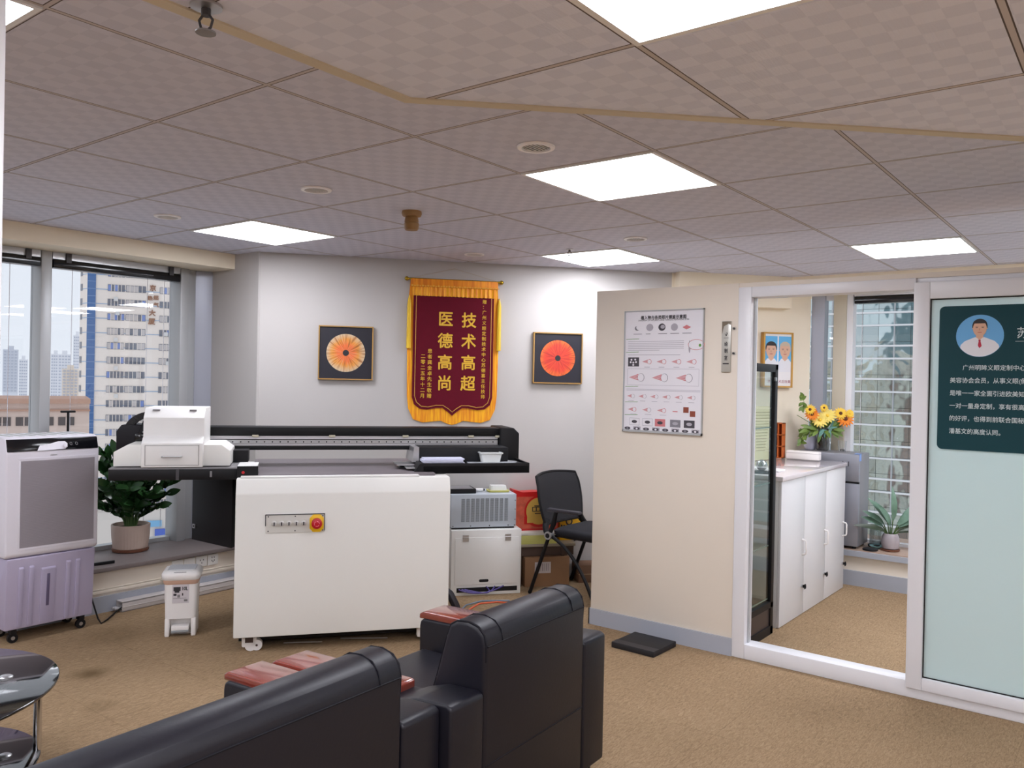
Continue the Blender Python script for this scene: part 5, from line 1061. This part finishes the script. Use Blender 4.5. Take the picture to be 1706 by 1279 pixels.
socket(2.90, 'blank white wall plate directly above the pedal bin lid', 0); socket(2.985, 'blank white wall plate second from the pedal bin side', 0); socket(3.07, 'white power socket with round pins right of the two blank plates', 3); socket(3.153, 'white power socket at the right end of the plates under the ledge', 5)
t = thing('cable_trunking', 'open ended white cable trunking lying along the foot of the left wall', 'trunking', (-4.905, 2.50, 0))
m = MB(); m.box(-0.012, 0.062, 0, 0.84, 0.052, 0.062, bev=0.002).box(0.054, 0.062, 0, 0.84, 0, 0.06, bev=0.002).box(-0.012, -0.004, 0, 0.84, 0, 0.06, bev=0.002).box(-0.012, 0.062, 0, 0.84, 0, 0.006, bev=0.002).box(0.061, 0.064, 0.002, 0.84, 0.026, 0.031, bev=0.001); m.build('channel', mat('trunk_white', (198, 192, 190), 0.5), t)
m = MB()
for i in range(4): m.tube([(0.005 + 0.013 * i, -0.03 - 0.01 * (i % 2), 0.022), (0.008 + 0.012 * i, 0.02, 0.022), (0.008 + 0.012 * i, 0.5, 0.02)], 0.007, 6)
m.build('cables', mat('cable_greywhite', (176, 174, 176), 0.5), t)
c = MB(); c.tube([(-4.922, 2.78, 0.13), (-4.915, 2.81, 0.12), (-4.913, 2.82, 0.065)], 0.003, 6); tag(c.build('thin_cable', mat('thin_cable', (176, 168, 150), 0.6)), 'thin pale cable dropping from the wall strip into the trunking', 'cable')
t = thing('foam_mat', 'flat black foam slab lying on the carpet before the cream partition', 'mat', (-2.148, 4.01, 0), -0.02)
m = MB(); m.box(-0.13, 0.13, -0.125, 0.125, 0, 0.03, bev=0.004); m.build('slab', mat('foam_black', (26, 24, 28), 0.6), t); m = MB(); m.box(-0.128, 0.128, -0.123, -0.065, 0.0295, 0.0312); m.build('front_band', mat('foam_band', (40, 38, 42), 0.5), t)

# ================================================================ mesh nesting chair
M_mesh = mat('chair_mesh', (18, 17, 24), 0.7, bump=(400, 0.4)); M_cfr = mat('chair_frame', (14, 13, 17), 0.5, spec=0.3)
t = thing('mesh_chair', 'black mesh back folding chair between the red gift bag and cream partition', 'chair', (-3.02, 4.745, 0), 0.0)
# own frame: x forward, y across; near side y = -0.25
m = MB(); nx, ny = 11, 13; vs = []; fs = []
for i in range(nx):
    q = i / (nx - 1)
    for j in range(ny):
        s = -1 + 2 * j / (ny - 1); wid = 0.212 + 0.035 * math.sin(PI * (q * 0.8 + 0.1)) + 0.012 * q
        x = -0.175 - 0.095 * q + 0.055 * s * s * (0.4 + 0.6 * q) - 0.06 * max(0, q - 0.8) ; z = 0.475 + 0.315 * q + 0.014 * (1 - s * s) * q
        vs.append((x, wid * s, z))
for i in range(nx - 1):
    for j in range(ny - 1): a = i * ny + j; fs.append((a, a + 1, a + ny + 1, a + ny))
vs2 = [(x - 0.012, y, z) for x, y, z in vs]; o_n = len(vs); fs += [tuple(o_n + i for i in f)[::-1] for f in fs]
edge = [(0, j) for j in range(ny)] + [(i, ny - 1) for i in range(1, nx)] + [(nx - 1, j) for j in range(ny - 2, -1, -1)] + [(i, 0) for i in range(nx - 2, 0, -1)]
ids = [i * ny + j for i, j in edge]
for a, b_ in zip(ids, ids[1:] + ids[:1]): fs.append((a, b_, b_ + o_n, a + o_n))
m.raw(vs + vs2, fs); back = m.build('backrest', M_mesh, t, smooth=60)
m = MB(); P = [vs[i] for i in ids] + [vs[ids[0]], vs[ids[1]]]; m.tube([(p[0] - 0.006, p[1], p[2]) for p in P], 0.010, 8); m.build('back_frame', M_cfr, back)
for s in (-1, 1): m = MB(); m.tube(bez((-0.165, s * 0.195, 0.505), (-0.165, s * 0.24, 0.44), (-0.105, s * 0.250, 0.405), 8), [0.024, 0.024, 0.023, 0.022, 0.021, 0.02, 0.019, 0.018, 0.017], 8); m.build('back_bracket', M_cfr, back)
m = MB(); rr_loft(m, [(0.20, 0.205, 0.05, 0.40), (0.225, 0.228, 0.06, 0.42), (0.228, 0.230, 0.06, 0.445), (0.20, 0.205, 0.06, 0.462)]); m.v = [(x + 0.115, y, z - 0.02 * max(0, x)) for x, y, z in m.v]; m.build('seat', mat('chair_seat', (18, 18, 27), 0.8, bump=(300, 0.3)), t, smooth=60)
for s in (-1, 1):
    y = s * 0.252
    m = MB(); m.tube([(-0.105, y, 0.415), (-0.255, y, 0.012)], 0.0125, 10); m.ball((-0.256, y, 0.014), 0.014); m.build('rear_leg', M_cfr, t)
    m = MB(); m.tube(bez((-0.10, y, 0.415), (0.12, y, 0.335), (0.252, y, 0.012), 14), 0.0115, 10); m.ball((0.252, y, 0.014), 0.014); m.build('front_leg', M_cfr, t)
    m = MB(); m.cyl((-0.105, y - 0.022, 0.415), (-0.105, y + 0.022, 0.415), 0.027, 20); m.cyl((-0.105, y - 0.024, 0.415), (-0.105, y + 0.024, 0.415), 0.016, 16, mi=1); m.build('pivot', [M_steel, M_black], t)
    if s > 0: continue
    m = MB(); m.tube([(-0.10, y, 0.43), (-0.07, y, 0.50), (-0.055, y, 0.575)], [0.014, 0.018, 0.014], 8); ap_ = m.build('arm_post', M_cfr, t)
    m = MB(); m.box(-0.12, 0.135, y - 0.022, y + 0.022, 0.575, 0.597, bev=0.008); m.build('arm_pad', mat('arm_pad', (58, 56, 64), 0.35), t)
m = MB(); m.tube([(-0.10, -0.25, 0.40), (-0.10, 0.25, 0.40)], 0.01, 8); m.tube([(0.06, -0.2, 0.40), (0.06, 0.2, 0.40)], 0.008, 8); m.build('cross_tube', M_cfr, t)

# ================================================================ inner room
M_wcab = mat('white_cabinet', (218, 218, 220), 0.35); M_ctop = mat('cabinet_top', (214, 206, 208), 0.08, coat=0.4)
ys = [4.835, 5.262, 5.694, 6.138]
labs = ['white cabinet door unit nearest the black display case', 'middle white cabinet unit of the row seen through the white framed opening', 'white cabinet unit next to the silver fridge']
for i in range(3):
    y0, y1 = ys[i] + 0.001, ys[i + 1] - 0.001
    t = thing('storage_cabinet', labs[i], 'cabinet', (-1.70, y0, 0), 0, 'white cabinets in the inner room'); L = y1 - y0
    MB().box(-0.60, -0.019, 0, L, 0, 0.872, bev=0.002).build('body', M_wcab, t)
    d = MB(); d.box(-0.018, 0, 0.0015, L - 0.0015, 0.004, 0.870, bev=0.002); d = d.build('door', M_wcab, t)
    yh = (5.255, 5.690, 6.115)[i] - y0 - (0.02 if i else 0.03); m = MB(); m.tube([(0, yh, 0.380), (0.022, yh, 0.386), (0.026, yh, 0.395), (0.026, yh, 0.462), (0.022, yh, 0.471), (0, yh, 0.477)], 0.0055, 8); m.build('handle', M_whitep, d)
    m = MB(); m.cyl((0, yh, 0.183), (0.008, yh, 0.183), 0.009, 12, mi=0); m.box(0.008, 0.03, yh - 0.0015, yh + 0.0015, 0.174, 0.192, mi=1); m.box(0.018, 0.022, yh, yh + 0.022, 0.165, 0.195, mi=1); m.build('lock_with_key', [M_steel, M_black], d)
o = MB(); o.box(-2.305, -1.69, 4.825, 6.145, 0.873, 0.900, bev=0.003); tag(o.build('countertop', M_ctop), 'glossy pale top running over the row of white cabinets', 'countertop')
t = thing('display_case', 'tall black framed glass display case right behind the white window frame', 'display case', (-1.70, 4.33, 0))
Ld, Hd, Dd = 0.405, 1.56, 0.36
m = MB()
for (x0, x1) in ((-0.03, 0.0), (-Dd, -Dd + 0.03)):
    m.box(x0, x1, 0, 0.032, 0, Hd, bev=0.002).box(x0, x1, Ld - 0.042, Ld, 0, Hd, bev=0.002).box(x0, x1, 0.03, Ld - 0.03, Hd - 0.045, Hd, bev=0.002).box(x0, x1, 0.03, Ld - 0.03, 0, 0.05).box(x0, x1, 0.03, Ld - 0.03, 0.155, 0.19)
for y in (0, Ld - 0.03): m.box(-Dd, 0, y, y + 0.03, Hd - 0.03, Hd).box(-Dd, 0, y, y + 0.03, 0, 0.045).box(-Dd, 0, y, y + 0.03, 0.155, 0.185)
m.build('frame', M_black, t); MB().box(-Dd + 0.01, -0.008, 0.02, Ld - 0.02, 0.045, 0.156).build('base_panel', mat('case_brown', (56, 46, 44), 0.4), t)
dp = MB().box(-0.016, -0.011, 0.03, Ld - 0.038, 0.19, Hd - 0.044).build('glass_door', M_cglass, t); m = MB(); m.cyl((0, Ld - 0.06, 1.475), (0.012, Ld - 0.06, 1.475), 0.012, 14, mi=0); m.box(0, 0.006, Ld - 0.085, Ld - 0.062, 1.463, 1.487, mi=1); m.build('lock', [M_steel, M_black], dp)
for y in (0.012, Ld - 0.017): MB().box(-Dd + 0.03, -0.03, y, y + 0.005, 0.19, Hd - 0.044).build('side_glass', M_cglass, t)
for z in (0.20, 0.51, 0.872, 1.193): MB().box(-Dd + 0.005, -0.02, 0.018, Ld - 0.018, z, z + 0.007).build('glass_shelf', mat('shelf_edge', (150, 166, 160), 0.15) if False else M_cglass, t); 
m = MB()
for z in (0.20, 0.51, 0.872, 1.193): m.box(-0.0225, -0.0195, 0.02, Ld - 0.02, z, z + 0.007)
m.build('shelf_edge', mat('shelf_edge_green', (120, 140, 132), 0.2), t)
def vase_like(name, label, cat, loc, prof, m_): 
    t = thing(name, label, cat, loc); MB().lathe(prof, n=24).build('body', m_, t); return t
vase_like('white_bottle', 'white bottle on the second lowest shelf of the display case', 'bottle', (-1.80, 4.395, 0.517), [(0.035, 0), (0.037, 0.02), (0.037, 0.11), (0.028, 0.135), (0.018, 0.145), (0.018, 0.165), (0.0, 0.166)], M_whitep)
vase_like('white_bottle', 'white jar on the lowest shelf of the display case', 'jar', (-1.80, 4.405, 0.207), [(0.034, 0), (0.035, 0.01), (0.034, 0.10), (0.03, 0.115), (0.03, 0.13), (0, 0.131)], M_whitep)
t = thing('gold_plaque', 'pale gold certificate plaque leaning behind the display case glass', 'plaque', (-2.20, 5.80, 0.901), -0.25)
m = MB(); m.prism([(-0.15, 0), (0.15, 0), (0.11, 0.385), (-0.13, 0.385)], -0.012, 0.0, axis='y', M=Matrix.Rotation(PI / 2, 4, 'Z')); m.build('plate', mat('plaque_gold', (222, 212, 172), 0.4, 0.1), t)
m = MB()
for i in range(14): m.box(0.0125, 0.0135, -0.09 + 0.002 * i, 0.09 - 0.004 * i, 0.34 - 0.021 * i, 0.345 - 0.021 * i)
m.build('engraved_lines', mat('plaque_line', (160, 148, 104), 0.5), t, smooth=0)
t = thing('magnifier_lamp', 'small chrome topped instrument on the counter behind the display case', 'instrument', (-1.86, 4.93, 0.9005))
MB().lathe([(0.05, 0), (0.05, 0.012), (0.02, 0.018), (0, 0.018)], n=20, caps=False).build('base', M_black, t); MB().ball((0, 0, 0.05), 0.036).build('dome', M_chrome, t)
o = MB(); o.box(-0.10, 0.10, -0.06, 0.06, 0, 0.012, bev=0.003); o = tag(o.build('paper_pad', M_paper), 'white pad of paper on the counter beside the chrome instrument', 'paper'); o.location = (-1.90, 5.12, 0.9005)
M_orw = mat('orange_wood', (190, 96, 40), 0.4, noise=(12, 0.1))
t = thing('specimen_rack', 'orange wooden pigeonhole rack standing on the counter', 'rack', (-2.20, 6.075, 0.9005))
m = MB(); m.box(-0.13, 0.07, 0.0, 0.05, 0, 0.262); m.v = [(x, y, z) for x, y, z in m.v]; m = MB()
for x in (-0.13, -0.085, -0.04, 0.0, 0.035, 0.066): m.box(x, x + 0.006, -0.03, 0.03, 0, 0.262)
for z in (0, 0.085, 0.17, 0.256): m.box(-0.13, 0.072, -0.03, 0.03, z, z + 0.006)
m.build('grid_frame', M_orw, t); MB().box(-0.13, 0.072, 0.028, 0.033, 0, 0.262).build('back_panel', mat('rack_back', (150, 62, 30), 0.5), t)
t = thing('white_box', 'long white box lying at the end of the counter by the vases', 'box', (-1.985, 6.10, 0.9005))
MB().box(-0.125, 0.115, -0.03, 0.035, 0, 0.062, bev=0.008).build('carton', M_whitep, t); MB().box(-0.126, 0.116, -0.031, 0.036, 0.046, 0.0475).build('lid_seam', M_grey, t)
# fridge on the ledge
M_fr = mat('fridge_silver', (150, 152, 162), 0.35, 0.5)
t = thing('mini_fridge', 'small silver two door fridge standing on the far window ledge', 'fridge', (-1.865, 6.25, 0.262))
MB().box(-0.235, 0.225, 0.03, 0.28, 0.02, 0.690, bev=0.004).build('body', mat('fridge_grey', (134, 132, 136), 0.4, 0.2), t)
dl = MB().box(-0.235, 0.228, 0.0, 0.03, 0.02, 0.476, bev=0.008).build('lower_door', M_fr, t); du = MB().box(-0.235, 0.228, 0.0, 0.03, 0.488, 0.688, bev=0.008).build('upper_door', M_fr, t)
MB().box(-0.23, 0.224, 0.01, 0.03, 0.475, 0.489).build('door_gap', M_black, t); m = MB()
for x in (0.11, 0.15): m.box(x, x + 0.006, -0.002, 0.001, 0.60, 0.635)
m.build('emblem', M_dark, du)
for x in (-0.2, 0.19):
    for y in (0.05, 0.26): MB().cyl((x, y, 0), (x, y, 0.022), 0.014, 12).build('foot', M_black, t)
o = MB(); o.box(-0.02, 0.02, 0, 0.05, 0, 0.003).box(0.017, 0.02, -0.001, 0.04, -0.05, 0.003); o = tag(o.build('tape_piece', mat('tape_blue', (128, 160, 220), 0.5)), 'piece of blue tape stuck on the top corner of the silver fridge', 'tape'); o.location = (-1.655, 6.255, 0.9525)
vase_like('white_vase', 'pale lavender vase beside the dark glass flower vase', 'vase', (-2.045, 6.42, 0.9525), [(0.03, 0), (0.045, 0.02), (0.05, 0.07), (0.042, 0.12), (0.046, 0.135), (0.0, 0.13)], mat('vase_lavender', (214, 212, 232), 0.35))
t = thing('drinking_glass', 'clear drinking glass with dark bits on top of the silver fridge', 'glass', (-1.79, 6.36, 0.9525))
MB().lathe([(0.026, 0), (0.032, 0.085), (0.030, 0.085), (0.0245, 0.006), (0, 0.006)], n=24, caps=False).build('tumbler', glass_mat('tumbler_glass', (0.95, 0.96, 0.97), 0.08), t)
m = MB()
for i in range(7): a = i * 0.9; m.ball((0.013 * math.cos(a), 0.013 * math.sin(a), 0.014 + 0.003 * (i % 3)), 0.006, sub=1)
m.build('dark_bits', M_ink, t)
t = thing('flower_vase', 'bouquet of yellow and orange artificial flowers in a dark glass vase on the fridge', 'flowers', (-1.945, 6.40, 0.9525))
MB().lathe([(0.035, 0), (0.046, 0.01), (0.050, 0.06), (0.038, 0.12), (0.034, 0.15), (0.042, 0.175), (0.040, 0.175), (0.030, 0.15), (0.044, 0.06), (0, 0.012)], n=28, caps=False).build('vase', glass_mat('smoke_glass', (0.45, 0.44, 0.44), 0.08), t)
M_fy = mat('petal_yellow', (238, 196, 60), 0.6); M_fp = mat('petal_pale', (236, 214, 110), 0.6); M_fo = mat('petal_orange', (232, 132, 28), 0.6); M_fc = mat('flower_centre', (92, 48, 24), 0.8); M_lf2 = leaf_mat('bouquet_leaf', (70, 104, 40), (128, 150, 70), 0.5); M_lf3 = leaf_mat('blue_green_leaf', (84, 132, 120), (110, 160, 150), 0.5)
random.seed(5); sm = MB(); RWv = Vector((0.79, 0.61, 0)); CW = Vector((0.29, -0.957, 0))
def flower(dx, dz, r, pm, name, dark=True, tilt=0.0, out=0.05):
    c_ = RWv * dx + CW * out + Vector((0, 0, dz)); f = (CW + Vector((0, 0, 0.35 + tilt)) + RWv * (dx * 2)).normalized(); s = f.cross(Vector((0, 0, 1))).normalized(); u = s.cross(f)
    b = MB()
    for ring, (k_, q, lift) in enumerate(((15, 1.0, 0.12), (12, 0.78, 0.35))):
        for i in range(k_):
            a = 2 * PI * (i + 0.5 * ring) / k_; d_ = (s * math.cos(a) + u * math.sin(a) + f * lift).normalized(); leaf(b, c_ + d_ * r * 0.18, d_, f, r * 0.85 * q * random.uniform(0.9, 1.08), r * 0.15, 0.15)
    o = b.build('flower_head', pm, t); b = MB(); b.ball(tuple(c_ + f * r * 0.10), r * (0.27 if dark else 0.2), sub=2); b.build('flower_centre', M_fc if dark else M_fy, o)
    sm.tube(bez((0, 0, 0.05), tuple(Vector((0, 0, 0.16)) + RWv * dx * 0.2), tuple(c_ - f * 0.005), 8), 0.003, 5)
flower(-0.085, 0.275, 0.052, M_fo, 'a'); flower(-0.10, 0.31, 0.040, M_fy, 'a'); flower(-0.025, 0.232, 0.062, M_fp, 'a', False); flower(0.03, 0.265, 0.062, M_fp, 'a', False, 0.1); flower(0.165, 0.245, 0.066, M_fo, 'a'); flower(0.13, 0.285, 0.05, M_fy, 'a'); flower(0.005, 0.325, 0.03, M_fy, 'a'); flower(0.20, 0.285, 0.036, M_fy, 'a', False)
sm.build('stems', M_stem, t); lv_ = MB()
for i in range(46):
    dx = random.uniform(-0.16, 0.13); b_ = RWv * dx * 0.5 + Vector((0, 0, 0.16)) + CW * random.uniform(-0.02, 0.03); d_ = RWv * dx * 4 + Vector((0, 0, random.uniform(-0.3, 0.5))) + CW * random.uniform(-0.1, 0.5); leaf(lv_, b_ + d_ * 0.05, d_, CW + Vector((0, 0, 0.5)), random.uniform(0.05, 0.09), 0.014, 0.3)
for (dx, dz) in ((-0.16, 0.33), (-0.165, 0.36), (-0.15, 0.40), (-0.17, 0.38), (-0.155, 0.13), (-0.17, 0.09), (-0.14, 0.11), (-0.165, 0.06)):
    for q in range(3): leaf(lv_, RWv * dx + Vector((0, 0, dz)), RWv * random.uniform(-0.4, 0.6) + Vector((0, 0, random.uniform(-0.5, 0.6))) + CW * 0.3, CW, 0.05, 0.013, 0.2)
lv_.tube(bez((0, 0, 0.12), (-0.10, -0.06, 0.25), tuple(RWv * -0.16 + Vector((0, 0, 0.40))), 8), 0.002, 5); lv_.tube(bez((0, 0, 0.16), (-0.09, -0.06, 0.19), tuple(RWv * -0.16 + Vector((0, 0, 0.06))), 8), 0.002, 5); lv_.tube([tuple(RWv * -0.03 + Vector((0, 0, 0.17))), tuple(RWv * -0.20 + Vector((0, 0, 0.265)))], 0.0025, 5)
lv_.build('foliage', M_lf2, t); l3 = MB()
for i in range(9): dx = random.uniform(-0.02, 0.07); leaf(l3, RWv * dx + CW * 0.03 + Vector((0, 0, 0.17)), RWv * random.uniform(-0.4, 0.8) + Vector((0, 0, random.uniform(-0.7, 0.9))) + CW * 0.3, CW, 0.075, 0.008, 0.1)
l3.build('blue_green_blades', M_lf3, t)
# ledge plant and things
M_str = leaf_mat('striped_leaf', (44, 78, 58), (132, 168, 148), 0.35); M_drk = leaf_mat('dark_leaf', (40, 56, 40), (70, 80, 60), 0.35)
t = thing('potted_plant', 'striped leaf pot plant in a grey marbled pot on the far window ledge', 'plant', (-1.452, 6.40, 0.262))
MB().lathe([(0.04, 0.012), (0.056, 0.02), (0.063, 0.06), (0.058, 0.10), (0.046, 0.125), (0.040, 0.125), (0.045, 0.10)], n=32).build('pot', mat('marble_pot', (162, 154, 158), 0.3, noise=(14, 0.25)), t); MB().lathe([(0.05, 0), (0.064, 0.004), (0.066, 0.014), (0, 0.010)], n=28, caps=False).build('saucer', M_saucer, t)
l1, l2, sm = MB(), MB(), MB()
for (a, L, e, w, dk) in ((3.0, 0.14, 0.75, 0.022, 0), (2.8, 0.15, 0.95, 0.020, 0), (3.15, 0.12, 0.45, 0.020, 0), (2.2, 0.20, 1.1, 0.024, 0), (1.6, 0.22, 1.25, 0.020, 0), (0.9, 0.20, 0.9, 0.024, 0), (0.15, 0.26, 0.75, 0.028, 0), (-0.1, 0.28, 0.95, 0.026, 0), (0.3, 0.24, 0.4, 0.020, 1), (-0.3, 0.26, 0.5, 0.020, 1), (0.05, 0.22, 0.3, 0.018, 1), (1.9, 0.2, 0.8, 0.022, 0), (2.6, 0.20, 0.4, 0.018, 1)):
    d_ = RW * math.cos(a) + FW * 0.6 * math.sin(a); d_ = Vector((d_.x, min(d_.y, 0.18), 0)); b_ = Vector((0, 0, 0.11)) + d_ * 0.02; mid = Vector((d_.x * 0.06, d_.y * 0.06, 0.11 + 0.09 * e)); sm.tube([tuple(b_), tuple(mid)], 0.004, 5); leaf(l2 if dk else l1, mid, d_ + Vector((0, 0, e)), FW * 0.8 + Vector((0, 0, 0.6)), L, w * 1.15, 0.5)
sm.build('stems', M_stem, t); l1.build('striped_leaves', M_str, t); l2.build('dark_leaves', M_drk, t)
t = thing('electric_kettle', 'glass kettle with a black handle on the ledge beside the fridge', 'kettle', (-1.570, 6.50, 0.275))
MB().lathe([(0.045, 0.0), (0.05, 0.01), (0.05, 0.10), (0.042, 0.125), (0.040, 0.125), (0.047, 0.10), (0.047, 0.012), (0, 0.01)], n=24, caps=False).build('jug', glass_mat('kettle_glass', (0.82, 0.84, 0.84), 0.1), t); MB().lathe([(0.058, -0.0125), (0.06, 0.0), (0.05, 0.004), (0, 0.004)], n=24, caps=False).build('power_base', M_black, t)
m = MB(); m.tube([(0.035, -0.02, 0.115), (0.065, -0.04, 0.115), (0.075, -0.046, 0.09), (0.073, -0.045, 0.04), (0.055, -0.034, 0.018), (0.035, -0.02, 0.018)], 0.008, 8); m.build('handle', M_black, t); MB().lathe([(0.042, 0.125), (0.03, 0.135), (0, 0.137)], n=20, caps=False).build('lid', M_black, t)
t = thing('shallow_dish', 'turquoise shallow dish on the ledge right of the fridge', 'dish', (-1.55, 6.43, 0.262)); 
MB().lathe([(0.028, 0.0), (0.052, 0.018), (0.05, 0.020), (0, 0.006)], n=28, caps=False).build('bowl', mat('dish_turquoise', (140, 190, 192), 0.3), t)
t = thing('round_coaster', 'flat black round coaster on the front of the far ledge by the fridge', 'coaster', (-1.565, 6.31, 0.262)); MB().lathe([(0.05, 0), (0.052, 0.004), (0.052, 0.012), (0.046, 0.014), (0, 0.014)], n=28, caps=False).build('disc', M_blackp, t)
